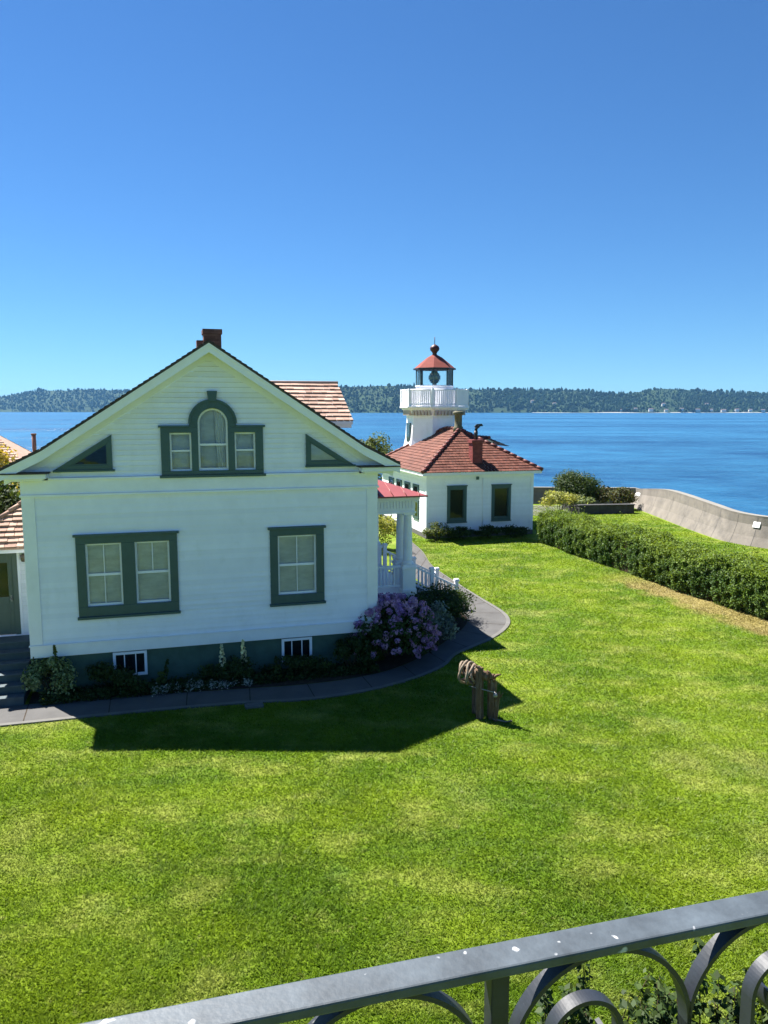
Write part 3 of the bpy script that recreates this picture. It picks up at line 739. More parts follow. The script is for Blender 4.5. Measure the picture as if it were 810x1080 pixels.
bm.quad((l_-.05, .2, 5.3), (r__+.05, .2, 5.3), (r__+.05, .2, 6.95), (l_-.05, .2, 6.95))
for k in range(10):                                       # gathered curtain on the right half of the arch
    x0 = 4.47 + .024*k; x1 = x0 + .024; y0 = .12 + .02*(k % 2); y1 = .12 + .02*((k+1) % 2); cm.quad((x0, y0, 5.36), (x1, y1, 5.36), (x1-.06, y1, 6.8), (x0-.06, y0, 6.8))
sub(sm.build('sash', M['white_trim'], house), pw); sub(gm.build('pane', M['glass'], house), pw); sub(bm.build('blind_or_backing', M['blind_or_backing'], house), pw); sub(cm.build('curtain', M['curtain'], house), pw)
# triangular gable lights (siding behind is covered by the dark backing inside a deep casing)
def tri_window(P, dark, label):
    w = MB(); c = (sum(p[0] for p in P)/3, sum(p[1] for p in P)/3); a0, a1 = -.085, -.005
    ins = []
    def inset(P, d):
        n_ = 3; lines = []; A_ = sum(P[k][0]*P[(k+1)%3][1] - P[(k+1)%3][0]*P[k][1] for k in range(3)); sg = 1 if A_ > 0 else -1
        for k in range(3):
            (x0, y0), (x1, y1) = P[k], P[(k+1) % 3]; l = math.hypot(x1-x0, y1-y0); nx_, ny_ = -(y1-y0)/l*sg, (x1-x0)/l*sg; lines.append((nx_, ny_, nx_*x0 + ny_*y0 + d))
        out = []
        for k in range(3):
            a, b = lines[k-1], lines[k]; det = a[0]*b[1]-a[1]*b[0]; out.append(((a[2]*b[1]-b[2]*a[1])/det, (a[0]*b[2]-b[0]*a[2])/det))
        return out
    Q = inset(P, .105); Q2 = inset(P, .13)
    for k in range(3):
        k2 = (k+1) % 3; w.prism([(P[k][0], a0, P[k][1]), (P[k2][0], a0, P[k2][1]), (Q[k2][0], a0, Q[k2][1]), (Q[k][0], a0, Q[k][1])], (0, a1-a0, 0))
    x0, x1 = min(p[0] for p in P), max(p[0] for p in P); zb = min(p[1] for p in P); w.box(x0-.02, x1+.05, a0-.035, a1, zb-.05, zb)
    wo = w.build('window', M['green'], house, bevel=.004); wo['label'] = label
    s2 = MB()
    for k in range(3):
        k2 = (k+1) % 3; s2.prism([(Q[k][0], -.072, Q[k][1]), (Q[k2][0], -.072, Q[k2][1]), (Q2[k2][0], -.072, Q2[k2][1]), (Q2[k][0], -.072, Q2[k][1])], (0, .025, 0))
    sub(s2.build('sash', M['green'], house), wo)
    g = MB(); g.poly([(q[0], -.052, q[1]) for q in Q]); sub(g.build('pane', M['glass'], house), wo)
    b = MB(); b.poly([(q[0], -.042, q[1]) for q in Q]); sub(b.build('blind_or_backing', M['dark'] if dark else M['blind_or_backing'], house), wo)  # left window: dark sheet for the unlit interior; right window: a real blind
tri_window([(.70, 5.42), (2.0, 5.42), (2.0, 6.24)], True, 'dark triangular window under the rake')
tri_window([(6.66, 5.42), (7.90, 5.42), (6.66, 6.22)], False, 'triangular window with pale blinds')
# basement windows
for (u0, u1) in ((1.80, 2.60), (5.96, 6.76)):
    z0, z1 = .28, .90; w = MB(); f = .065
    for q in ((u0, u0+f, z0, z1), (u1-f, u1, z0, z1), (u0+f, u1-f, z0, z0+f), (u0+f, u1-f, z1-f, z1)): w.box(q[0], q[1], -.03, .03, q[2], q[3])
    for k in (1, 2):
        c = u0 + (u1-u0)*k/3; w.box(c-.012, c+.012, -.015, .015, z0+f, z1-f)
    wo = w.build('basement_window', M['white_trim'], house, bevel=.004)
    g = MB(); g.quad((u0+f, .012, z0+f), (u1-f, .012, z0+f), (u1-f, .012, z1-f), (u0+f, .012, z1-f)); sub(g.build('pane', M['glass'], house), wo)
    b = MB(); b.quad((u0+f, .026, z0+f), (u1-f, .026, z0+f), (u1-f, .026, z1-f), (u0+f, .026, z1-f)); sub(b.build('backing', M['dark'], house), wo)
# rear cross wing
wg = MB(); wg.box(4.4, 9.62, 9.2, 13.9, 0, 6.42); wg.prism([(9.6, 9.2, 6.42), (9.6, 13.9, 6.42), (9.6, 11.55, 7.7)], (-.05, 0, 0)); wg.build('wing_wall', M['white'], house)
wr = MB(); V0 = Vector((4.4, 8.85, 6.42)); T = Vector((0, 2.70, 1.48)); TL = T.length
wr.courses(V0, (1, 0, 0), T, [(0, 0), (5.68, 0), (5.68, TL), (0, TL)], .31, .05, .006, width=.30, jitter=.02)
V1 = Vector((10.08, 14.25, 6.42)); wr.courses(V1, (-1, 0, 0), (0, -2.70, 1.48), [(0, 0), (5.68, 0), (5.68, TL), (0, TL)], .31, .05, .006, width=.30, jitter=.02)
wr.build('wing_roof', M['shingle'], house)
wt = MB()
for (va, vb) in ((8.85, 11.55), (14.25, 11.55)):
    wt.prism([(4.4, va, 6.40), (4.4, vb, 7.88), (4.4, vb, 7.76), (4.4, va, 6.29)], (5.66, 0, 0))
wt.box(9.4, 10.02, 8.9, 9.25, 6.16, 6.29)
wt.build('wing_eave_trim', M['white_trim'], house)
rc = MB(); rc.tube([(4.4, 11.55, 7.93), (10.1, 11.55, 7.93)], .06, 8); rc.build('wing_ridge_cap', M['shingle'], house)

# porch on the right side
po = MB(); v0, v1 = 2.98, 8.9; U1 = 10.66
po.box(8.56, U1, v0, v1, 1.07, 1.16); po.box(8.56, U1-.06, v0+.05, v1-.05, .86, 1.07)
porch = po.build('porch', M['white_trim'], house, bevel=.008)
sk = MB(); sk.box(8.56, U1-.14, v0+.14, v1-.14, 0, .86); sub(sk.build('skirt', M['found'], house), porch)
en = MB(); en.box(8.56, 10.60, v0+.03, v0+.33, 3.66, 4.12); en.box(10.30, 10.60, v0+.33, v1-.02, 3.66, 4.12); en.box(8.56, 10.72, v0-.09, v0+.33, 4.12, 4.19); en.box(10.33, 10.72, v0+.33, v1+.1, 4.12, 4.19)
en.box(8.56, 10.63, v0, v0+.03, 3.66, 3.72); 
x = 8.6
while x < 10.56: en.box(x, x+.055, v0-.0, v0+.03, 3.82, 4.04); x += .1
y = v0 + .1
while y < v1: en.box(10.60, 10.63, y, y+.055, 3.82, 4.04); y += .1
en.box(8.56, 10.70, v0-.06, v0+.03, 4.05, 4.12); en.box(10.6, 10.69, v0+.03, v1, 4.05, 4.12)
sub(en.build('entablature', M['white_trim'], house), porch)
pr = MB(); EUu = 10.90; ev0, ev1 = 2.66, 9.2; tz = 4.86; tv0, tv1 = 4.3, 8.2; zz = 4.235
P1, P2, P3, P4 = (8.54, ev0, zz), (EUu, ev0, zz), (EUu, ev1, zz), (8.54, ev1, zz); T1, T2 = (8.54, tv0, tz), (8.54, tv1, tz)
Q1, Q2 = (8.9, tv0+.2, tz-.0), (8.9, tv1-.2, tz)
pr.poly([P1, P2, Q1, (8.54, tv0+.2, tz)]); pr.poly([P2, P3, Q2, Q1]); pr.poly([P3, P4, (8.54, tv1-.2, tz), Q2]); pr.poly([Q1, Q2, (8.54, tv1-.2, tz), (8.54, tv0+.2, tz)])
pr.box(8.54, EUu, ev0, ev0+.03, zz-.045, zz-.002); pr.box(EUu-.03, EUu, ev0, ev1, zz-.045, zz-.002)
# standing seams
for k in range(1, 6):
    uu = 8.54 + k*.42; top = Vector((8.54 + (8.9-8.54)*min(1, k/5.6), tv0+.2, tz)) if False else None
    t = 1.0 if uu <= 8.9 else (EUu-uu)/(EUu-8.9)
    a = Vector((uu, ev0, zz+.012)); b = Vector((uu, ev0 + (tv0+.2-ev0)*t, zz + (tz-zz)*t + .012)); pr.tube([a, b], .014, 4)
sub(pr.build('porch_roof', M['redroof'], house), porch)
def column(mb, u, v, z0, z1, r=.145):
    h = z1 - z0; mb.box(u-r*1.35, u+r*1.35, v-r*1.35, v+r*1.35, z0, z0+.07)
    mb.lathe([(r*1.28, .07), (r*1.3, .11), (r*1.05, .15), (r, .18), (r, h*.35), (r*.96, h*.6), (r*.84, h-.16), (r*.9, h-.14), (r*.86, h-.11), (r*1.1, h-.06)], (u, v, z0), 18)
    mb.box(u-r*1.2, u+r*1.2, v-r*1.2, v+r*1.2, z1-.06, z1)
for (u, v) in ((10.42, v0+.2), (10.42, v0+.95), (10.42, 7.1), (10.42, 8.6)):
    c = MB(); column(c, u, v, 1.98, 3.66); sub(c.build('column', M['white_trim'], house), porch)
    p = MB(); p.box(u-.21, u+.21, v-.2, v+.2, 1.165, 1.90); p.box(u-.245, u+.245, v-.235, v+.235, 1.90, 1.98); p.box(u-.235, u+.235, v-.225, v+.225, 1.165, 1.27); sub(p.build('pedestal', M['white_trim'], house, bevel=.008), porch)
def balustrade(mb, a, b, zlo, zhi, gap=.105, w=.04):
    a, b = Vector(a), Vector(b); L_ = (b-a).length; d = (b-a)/L_; nrm = Vector((-d.y, d.x, 0)).normalized()
    def bar(p, q, h, ww):
        mb.prism([p - nrm*ww, p + nrm*ww, p + nrm*ww + Vector((0, 0, h)), p - nrm*ww + Vector((0, 0, h))], q - p)
    bar(a + Vector((0, 0, zhi-.07)), b + Vector((0, 0, zhi-.07)), .07, .045); bar(a + Vector((0, 0, zlo)), b + Vector((0, 0, zlo)), .06, .035)
    k = int(L_/gap)
    for i in range(1, k):
        p = a + d*(L_*i/k); dz = 0
        mb.box(p.x-w/2, p.x+w/2, p.y-w/2, p.y+w/2, p.z+zlo+.05, p.z+zhi-.06)
for (p, q) in (((8.56, v0+.2, 0), (10.21, v0+.2, 0)), ((10.42, v0+1.15, 0), (10.42, 4.72, 0)), ((10.42, 7.3, 0), (10.42, 8.4, 0)), ((8.6, 8.6, 0), (10.21, 8.6, 0))):
    rl = MB(); balustrade(rl, p, q, 1.33, 2.0); sub(rl.build('railing', M['white_trim'], house), porch)
st = MB(); ns = 6
for i in range(ns):
    st.box(U1+.001 + i*.34, U1 + (i+1)*.34, 4.85, 6.95, 0, 1.0 - i*.175)
sub(st.build('steps', M['steps'], house), porch)
# stair rail with newel posts
def sz(u): return max(0, 1.07 - (u-U1)*.5)
for v in (4.92, 6.9):
    hr_ = MB()
    for u in (10.75, 11.85, 12.75):
        hr_.box(u-.06, u+.06, v-.06, v+.06, sz(u)-.25 if sz(u) > .25 else 0, sz(u)+.94); hr_.box(u-.085, u+.085, v-.085, v+.085, sz(u)+.94, sz(u)+.99); hr_.prism([(u-.07, v-.07, sz(u)+.99), (u+.07, v-.07, sz(u)+.99), (u+.07, v+.07, sz(u)+.99), (u-.07, v+.07, sz(u)+.99)], (0, 0, .03))
    balustrade(hr_, (10.81, v, sz(10.81)), (11.79, v, sz(11.79)), .12, .80, .14, .045); balustrade(hr_, (11.91, v, sz(11.91)), (12.69, v, sz(12.69)), .12, .80, .14, .045)
    sub(hr_.build('stair_railing', M['white_trim'], house), porch)

# entry annex on the left
an = MB(); av = 1.5
an.courses((-1.9, av, 0), (1, 0, 0), (0, 0, 1), [(.28, .95), (1.9, .95), (1.9, 3.42), (.28, 3.42)], .115, .016, .003, holes=[(.36, 1.42, 1.14, 3.28)])
an.quad((-1.62, 5.5, .9), (-1.62, av, .9), (-1.62, av, 3.42), (-1.62, 5.5, 3.42)); an.box(-1.62, 0, av+.001, av+.02, 3.36, 3.46)
an.box(-.12, -.001, av-.03, av+.01, .95, 3.3); an.box(-1.66, 0, av-.12, av, 3.34, 3.42); an.box(-.5+.02, -.42, av-.03, av, 1.1, 3.34)
an.box(-1.62, 0, av+.12, 5.5, .0, .9)
annex = an.build('annex_wall', M['white'], house)
ar = MB(); e0 = Vector((-2.15, 1.12, 3.43)); apx = Vector((-.0, 2.75, 4.62))
# front roof face: eave along u, hip rising to the house wall
Tn = Vector((0, apx.y - e0.y, apx.z - e0.z)); TLn = Tn.length
ar.courses(e0, (1, 0, 0), Tn, [(0.42, 0), (2.13, 0), (2.13, TLn), (2.06, TLn)], .19, .045, .006, width=.22, jitter=.02)
ar.prism([(-1.73, 1.12, 3.425), (-.02, 1.12, 3.425), (-.02, 1.12, 3.39), (-1.73, 1.12, 3.39)], (0, .2, 0))
ar.poly([(-1.73, 1.12, 3.44), (-.09, 2.75, 4.63), (-.09, 5.0, 4.63), (-1.73, 6.0, 3.44)])
for i in range(8):
    a_, b_ = Vector((-1.73, 1.12, 3.48)).lerp(Vector((-.09, 2.75, 4.66)), i/8), Vector((-1.73, 1.12, 3.48)).lerp(Vector((-.09, 2.75, 4.66)), (i+1.1)/8); ar.tube([a_ + Vector((0, 0, .015)), b_], [.06, .05], 6, random.random())
ar.build('annex_roof', M['shingle'], house)
at_ = MB(); at_.box(-1.7, -.03, 1.16, 1.5, 3.30, 3.385); at_.build('annex_eave', M['white_trim'], house)
dr = MB(); dz0, dz1 = 1.14, 3.28
dr.box(-1.54, -1.42, av-.03, av+.05, dz0, dz1); dr.box(-.60, -.48, av-.03, av+.05, dz0, dz1); dr.box(-1.42, -.60, av-.03, av+.05, dz1-.1, dz1)
dr.box(-1.42, -1.30, av+.02, av+.06, dz0, dz1-.1); dr.box(-.72, -.60, av+.02, av+.06, dz0, dz1-.1); dr.box(-1.30, -.72, av+.02, av+.06, dz0, 2.12); dr.box(-1.30, -.72, av+.02, av+.06, 3.0, dz1-.1)
door = dr.build('door', M['door'], house, bevel=.006)
g = MB(); g.quad((-1.30, av+.045, 2.12), (-.72, av+.045, 2.12), (-.72, av+.045, 3.0), (-1.30, av+.045, 3.0)); sub(g.build('pane', M['glass'], house), door)
g = MB(); g.quad((-1.45, av+.14, 1.14), (-.5, av+.14, 1.14), (-.5, av+.14, 3.2), (-1.45, av+.14, 3.2)); sub(g.build('backing', M['dark'], house), door)
g = MB(); g.tube([(-.665, av+.02, 2.08), (-.665, av-.05, 2.08)], .018, 8); g.lathe([(.0, -.03), (.025, -.02), (.03, 0), (.025, .02), (0, .03)], (-.665, av-.06, 2.08), 10); g.box(-.685, -.645, av-.0, av+.019, 2.0, 2.16); sub(g.build('handle', M['steel'], house), door)
sp = MB(); sp.box(-3.0, -.16, .9, av-.04, .0, 1.08)
for i in range(5): sp.box(-3.0, -.16, .9-.3*(i+1), .899-.3*i, 0, 1.08-.18*(i+1)); sp.box(-3.0, -.15, .87-.3*(i+1), .90-.3*i-.03, 1.08-.18*(i+1), 1.08-.18*(i+1)+.03)
sp.box(-3.0, -.15, .87, av-.04, 1.08, 1.11); sp.build('entry_steps', M['steps'], house)
lp = MB(); lp.box(-.36, -.24, av-.045, av-.016, 3.08, 3.22); lp.lathe([(.03, .1), (.085, .06), (.08, -.02), (.06, -.10), (.02, -.11)], (-.30, av-.12, 3.14), 12); lp.build('wall_lamp', M['lamp'], house)

# ------------------------------------------------------------------ lighthouse with its fog-signal building
lh = thing('lighthouse', 'white lighthouse tower with red lantern roof rising from a red-tiled building', 'lighthouse', 19.65, 19.0)
U0, U1_, V0_, V1_ = 16.55, 22.75, 19.0, 27.6; EZ = 3.50
fr_w = [(17.70, 18.82, .86, 2.78), (20.28, 21.42, .86, 2.78)]
bw = MB()
bw.courses((0, V0_, 0), (1, 0, 0), (0, 0, 1), [(U0, .25), (U1_, .25), (U1_, EZ), (U0, EZ)], .12, .010, .002, holes=[(w[0]+.12, w[1]-.12, w[2]+.12, w[3]-.12) for w in fr_w])
bw.courses((U0, 0, 0), (0, -1, 0), (0, 0, 1), [(-V1_, .25), (-V0_, .25), (-V0_, EZ), (-V1_, EZ)], .12, .010, .002)
bw.quad((U1_, V0_, .0), (U1_, V1_, 0), (U1_, V1_, EZ), (U1_, V0_, EZ)); bw.quad((U1_, V1_, 0), (U0, V1_, 0), (U0, V1_, EZ), (U1_, V1_, EZ))
bw.box(U0-.03, U0+.14, V0_-.028, V0_+.14, .25, EZ-.02); bw.box(U1_-.14, U1_+.03, V0_-.028, V0_+.14, .25, EZ-.02)
bw.box(U0-.02, U1_+.02, V0_-.025, V0_, 3.26, EZ-.02)
bw.build('building_wall', M['white'], lh)
bf = MB(); bf.box(U0-.03, U1_+.03, V0_-.04, V1_, -.05, .25); bf.build('foundation', M['kerb'], lh)
for w in fr_w:
    c = casing_rect(w[0], w[1], w[2], w[3], [(w[0]+.15, w[1]-.15, w[2]+.15, w[3]-.15)], V0_-.008, depth=.05, cap=.03, sill=.03)
    add_window(lh, 'window', c, [(w[0]+.15, w[1]-.15, w[2]+.15, w[3]-.15, 0)], V0_, blind_or_backing=M['dark'], sash_m=M['green'])  # no blind here: a dark sheet stands in for the unlit room
for vc in (20.75, 22.3, 23.9, 25.5):
    c = MB(); a, b = vc-.5, vc+.5; z0, z1 = .86, 2.78; f = .13
    for q in ((a, a+f, z0, z1), (b-f, b, z0, z1), (a+f, b-f, z0, z0+f), (a+f, b-f, z1-f, z1), (a+f, b-f, 1.79, 1.85)): c.box(U0-.06, U0-.0, q[0], q[1], q[2], q[3])
    wo = c.build('window', M['green'], lh)
    g = MB(); g.quad((U0-.03, b-f, z0+f), (U0-.03, a+f, z0+f), (U0-.03, a+f, z1-f), (U0-.03, b-f, z1-f)); sub(g.build('pane', M['glass'], lh), wo)
    g = MB(); g.quad((U0-.016, b-f, z0+f), (U0-.016, a+f, z0+f), (U0-.016, a+f, z1-f), (U0-.016, b-f, z1-f)); sub(g.build('backing', M['dark'], lh), wo)
# hip roof
OH = .38; e = (U0-OH, U1_+OH, V0_-OH, V1_+OH); UC = (U0+U1_)/2; apz = 5.74; A1 = Vector((UC, 22.3, apz)); A2 = Vector((UC, 24.6, apz)); ez = EZ + .06
tr_ = MB()
def face(O, Sv, Tv, poly): tr_.courses(O, Sv, Tv, poly, .25, .030, .006, width=.20, jitter=.012, wj=.02)
Wd = e[1]-e[0]; Dp = e[3]-e[2]
Tf = Vector((0, A1.y-e[2], apz-ez)); face((e[0], e[2], ez), (1, 0, 0), Tf, [(0, 0), (Wd, 0), (Wd/2+.01, Tf.length), (Wd/2-.01, Tf.length)])
Tl = Vector((UC-e[0], 0, apz-ez)); face((e[0], e[3], ez), (0, -1, 0), Tl, [(0, 0), (Dp, 0), (e[3]-A1.y, Tl.length), (e[3]-A2.y, Tl.length)])
Tr = Vector((UC-e[1], 0, apz-ez)); face((e[1], e[2], ez), (0, 1, 0), Tr, [(0, 0), (Dp, 0), (A2.y-e[2], Tr.length), (A1.y-e[2], Tr.length)])
Tb = Vector((0, A2.y-e[3], apz-ez)); face((e[1], e[3], ez), (-1, 0, 0), Tb, [(0, 0), (Wd, 0), (Wd/2+.01, Tb.length), (Wd/2-.01, Tb.length)])
# raised rear wing
RW = (20.2, 24.0, 23.9, 26.3); rzz = 4.64; rcx = 22.25
for sgn in (-1, 1):
    uu = rcx + sgn*1.3; tr_.courses((uu, RW[2] if sgn > 0 else RW[3], rzz), (0, sgn, 0), (-sgn*1.3, 0, .50), [(0, 0), (2.4, 0), (2.4, math.hypot(1.3, .50)), (0, math.hypot(1.3, .50))], .30, .034, .008, width=.30, jitter=.01, wj=.02)
roofo = tr_.build('building_roof', M['tile'], lh)
w2 = MB(); w2.prism([(rcx+.4, RW[2]+.35, 3.0), (rcx+.4, RW[2]+.35, 4.93), (rcx, RW[2]+.35, 5.08), (rcx-1.1, RW[2]+.35, 4.66), (rcx-1.1, RW[2]+.35, 3.0)], (0, 1.8, 0)); w2.box(rcx-1.3, rcx+.35, RW[2]+.25, RW[3]-.3, 0, 3.0); w2.build('rear_wing_wall', M['white'], lh)
for (p, q) in (((e[0], e[2], ez), A1), ((e[1], e[2], ez), A1), ((e[0], e[3], ez), A2), ((e[1], e[3], ez), A2), (A1, A2), ((rcx, RW[2], rzz+.50), (rcx, RW[3], rzz+.50))):
    cp = MB(); p, q = Vector(p), Vector(q); k = max(2, int((q-p).length/.4))
    for i in range(k):
        a = p + (q-p)*(i/k); b = p + (q-p)*((i+1.08)/k); cp.tube([a + Vector((0, 0, .05)), b + Vector((0, 0, .035))], [.105, .08], 8)
    sub(cp.build('ridge_tiles', M['tile_cap'], lh), roofo)
ev = MB(); z0, z1 = ez-.16, ez-.005
ev.box(e[0]+.03, e[1]-.03, e[2]+.03, e[2]+.09, z0, z1); ev.box(e[0]+.03, e[0]+.09, e[2]+.09, e[3]-.03, z0, z1); ev.box(e[1]-.09, e[1]-.03, e[2]+.09, e[3]-.03, z0, z1); ev.box(e[0]+.09, e[1]-.09, e[2]+.09, V0_+.05, z0+.01, z0+.06); ev.box(e[0]+.09, U0+.03, V0_+.05, e[3], z0+.01, z0+.06); ev.box(U1_-.03, e[1]-.09, V0_+.05, e[3], z0+.01, z0+.06)
ev.build('eave_trim', M['white_trim'], lh)
# chimney, flue and vane
cb = MB(); brick_box(cb, 19.26, 19.84, 19.3, 19.85, 3.6, 5.08); brick_box(cb, 19.19, 19.91, 19.23, 19.92, 5.08, 5.24)
chm = sub(cb.build('chimney', M['brick_red'], lh), roofo)
vn = MB(); vn.tube([(19.55, 19.58, 5.24), (19.55, 19.58, 5.72)], .10, 10); vn.tube([(19.55, 19.58, 5.72), (19.58, 19.58, 5.88), (19.72, 19.58, 5.98)], .09, 10)
vn.prism([(19.42, 19.56, 5.93), (19.96, 19.56, 5.97), (19.90, 19.56, 6.10), (19.58, 19.56, 6.08)], (0, .03, 0)); vn.lathe([(.13, 0), (.13, .04)], (19.55, 19.58, 5.58), 10)
sub(vn.build('chimney_cowl', M['black'], lh), roofo)
fl = MB(); fl.lathe([(.30, 0), (.27, .25), (.22, .3), (.215, .95), (.31, .98), (.31, 1.12), (.2, 1.16)], (UC, 22.45, 5.62), 16); sub(fl.build('flue', M['olive'], lh), roofo)
ln = MB(); ln.box(19.36, 19.50, V0_-.10, V0_-.012, 3.12, 3.28); ln.build('floodlight', M['green'], lh)
ln = MB(); ln.tube([(19.75, V0_-.04, 3.2), (19.75, V0_-.04, .4)], .022, 6); ln.build('conduit', M['white_trim'], lh)
# tower
TC = (UC, 26.6); OCT = math.pi/8; k8 = 1/math.cos(OCT)
tw = MB(); tw.lathe([(2.15*k8, 3.2), (1.80*k8, 4.5), (1.68*k8, 5.1), (1.60*k8, 6.35), (1.62*k8, 6.40), (1.62*k8, 6.50), (1.76*k8, 6.78), (1.90*k8, 6.90), (1.90*k8, 6.95)], (*TC, 0), 8, OCT, smooth=False); tw.box(TC[0]-1.9, TC[0]+1.9, TC[1]-1.2, TC[1]+1.9, 0, 3.3)
tower = tw.build('tower_wall', M['white'], lh)
bk = MB()
for s_ in range(8):
    a0 = OCT + s_*math.pi/4; a1 = a0 + math.pi/4
    p0_, p1_ = Vector((math.cos(a0), math.sin(a0), 0)), Vector((math.cos(a1), math.sin(a1), 0))
    for i in range(6):
        q = p0_ + (p1_-p0_)*((i+.5)/6); n_ = ((p0_+p1_)/2).normalized(); t_ = (p1_-p0_).normalized(); c = Vector((*TC, 6.52)) + q*1.60*k8
        bk.prism([c - t_*.06, c + t_*.06, c + t_*.06 + Vector((0, 0, .3)), c - t_*.06 + Vector((0, 0, .3))], n_*.26)
sub(bk.build('bracket', mat('bracket_paint', (0.50, 0.42, 0.36), .6, .3, var=.2, vscale=3), lh), tower)
dk = MB(); dk.lathe([(1.98*k8, 6.952), (2.02*k8, 6.99), (2.02*k8, 7.07), (1.92*k8, 7.08)], (*TC, 0), 8, OCT, smooth=False); dk.build('gallery_deck', M['white_trim'], lh)
gr = MB(); RR = 1.90*k8
for s_ in range(8):
    a0 = OCT + s_*math.pi/4; a1 = a0 + math.pi/4
    p = Vector((TC[0]+RR*math.cos(a0), TC[1]+RR*math.sin(a0), 7.08)); q = Vector((TC[0]+RR*math.cos(a1), TC[1]+RR*math.sin(a1), 7.08))
    gr.box(p.x-.07, p.x+.07, p.y-.07, p.y+.07, 7.08, 8.14); gr.tube([p + Vector((0, 0, .98)), q + Vector((0, 0, .98))], .05, 6); gr.tube([p + Vector((0, 0, .12)), q + Vector((0, 0, .12))], .04, 6)
    for i in range(1, 12):
        c = p + (q-p)*(i/12); gr.box(c.x-.035, c.x+.035, c.y-.035, c.y+.035, 7.1, 8.06)
gr.build('gallery_railing', M['white_trim'], lh)
lb = MB(); lb.lathe([(1.07*k8, 7.082), (1.07*k8, 8.26), (1.12*k8, 8.30), (1.12*k8, 8.36)], (*TC, 0), 8, OCT, smooth=False); lan = lb.build('lantern_room', M['white_trim'], lh)
gg = MB()
for s_ in range(8):
    a0 = OCT + s_*math.pi/4; a1 = a0 + math.pi/4; r_ = 1.05*k8
    p = Vector((TC[0]+r_*math.cos(a0), TC[1]+r_*math.sin(a0), 8.36)); q = Vector((TC[0]+r_*math.cos(a1), TC[1]+r_*math.sin(a1), 8.36)); up = Vector((0, 0, .98))
    mu = MB(); mu.tube([p, p+up], .034, 6); sub(mu.build('mullion', M['green'], lh), lan)
    i_ = .985; c3 = Vector((*TC, 0))
    gg.quad(p, q, q+up, p+up)
sub(gg.build('glazing', M['lantern_glass'], lh), lan)
lr = MB(); lr.lathe([(1.05*k8, 9.33), (1.19*k8, 9.345), (1.19*k8, 9.41), (.82*k8, 9.75), (.44*k8, 10.08), (.15, 10.26)], (*TC, 0), 8, OCT, smooth=False); lro = lr.build('lantern_roof', M['lantern_roof'], lh)
gt = MB(); gt.lathe([(1.195*k8, 9.32), (1.23*k8, 9.325), (1.23*k8, 9.42), (1.195*k8, 9.425)], (*TC, 0), 8, OCT, smooth=False, cap=False); sub(gt.build('gutter', M['black'], lh), lro)
bl = MB(); bl.lathe([(.17, 10.22), (.13, 10.34), (.17, 10.42), (.27, 10.52), (.30, 10.64), (.25, 10.77), (.12, 10.86), (.04, 10.9)], (*TC, 0), 16); bl.tube([(*TC, 10.88), (*TC, 11.35)], .022, 6); sub(bl.build('ball_vent', mat('dark_red_vent', (.06, .014, .014), .5, .4), lh), lro)
le = MB(); le.lathe([(.22, 8.3), (.14, 8.42), (.14, 8.5), (.26, 8.54), (.24, 8.6), (.32, 8.62), (.30, 8.7), (.37, 8.74), (.38, 8.86), (.37, 8.98), (.30, 9.02), (.31, 9.1), (.22, 9.14), (.2, 9.24), (.08, 9.28)], (*TC, 0), 14, smooth=False); le.build('lens', M['lens'], lh)
tw_ = MB(); xf = TC[0]-1.70
tw_.box(xf-.015, xf+.10, TC[1]-.36, TC[1]+.36, 4.75, 6.05); two = tw_.build('tower_window', M['green'], lh)
g = MB(); g.box(xf-.03, xf-.016, TC[1]-.27, TC[1]+.27, 4.87, 5.93); sub(g.build('pane', M['lens'], lh), two)

# ------------------------------------------------------------------ seawall and its neighbours
sw_ = MB(); tp = MB(); joints = []
LINE = [(-60, 62), (-20, 59), (4, 56.6), (17.30, 55.6), (17.62, 55.0), (17.67, 52.3), (17.67, 49.3), (17.64, 46.5), (17.64, 44.4), (17.70, 42.3), (17.82, 40.3), (18.25, 38.9), (19.06, 37.6), (21.6, 34.6), (25.0, 31.0), (30.0, 26.5), (40, 20), (60, 10)]
HT = [1.2, 1.2, 1.2, 1.2, 1.25, 1.52, 1.76, 1.78, 1.73, 1.66, 1.57, 1.53, 1.52, 1.5, 1.5, 1.5, 1.5, 1.5]
pts = smooth([(x, y, h) for (x, y), h in zip(LINE, HT)], 4); hts = [p[2] for p in pts]; pts = [Vector((p[0], p[1])) for p in pts]
for i in range(len(pts)-1):
    def sec(j):
        p = pts[j]; d = (pts[min(j+1, len(pts)-1)] - pts[max(j-1, 0)]).normalized(); nrm = Vector((d.y, -d.x)); h = hts[j]   # towards land is -nrm? fixed below
        land_ = -Vector((-d.y, d.x)) if True else nrm
        inn = Vector((d.y, -d.x))
        return p, inn, h
    (p, n0, h0), (q, n1, h1) = sec(i), sec(i+1)
    # profile: foot on the land side, face leaning slightly outwards with a cove, coping, sea face
    def prof(p, nn, h): return [(*p, 0), (*(p - nn*.24), h*.3), (*(p - nn*.46), h*.68), (*(p - nn*.50), h*.94), (*(p - nn*.50), h), (*(p - nn*.92), h), (*(p - nn*1.0), -5.5)]
    A_, B_ = prof(p, n0, h0), prof(q, n1, h1)
    for k in range(6):
        (tp if k == 4 else sw_).quad(A_[k], B_[k], B_[k+1], A_[k+1])
    if i % 4 == 2:                                          # pour joints
        a3, b3 = Vector(A_[0]), Vector(A_[1]); jn_ = MB(); jd = (Vector((*q, 0)) - Vector((*p, 0))).normalized()*.02
        for k in range(3):
            a3, b3 = Vector(A_[k]) + Vector((*n0, 0))*.004, Vector(A_[k+1]) + Vector((*n0, 0))*.004; jn_.quad(tuple(a3), tuple(a3 + jd), tuple(b3 + jd), tuple(b3))
        joints.append(jn_)
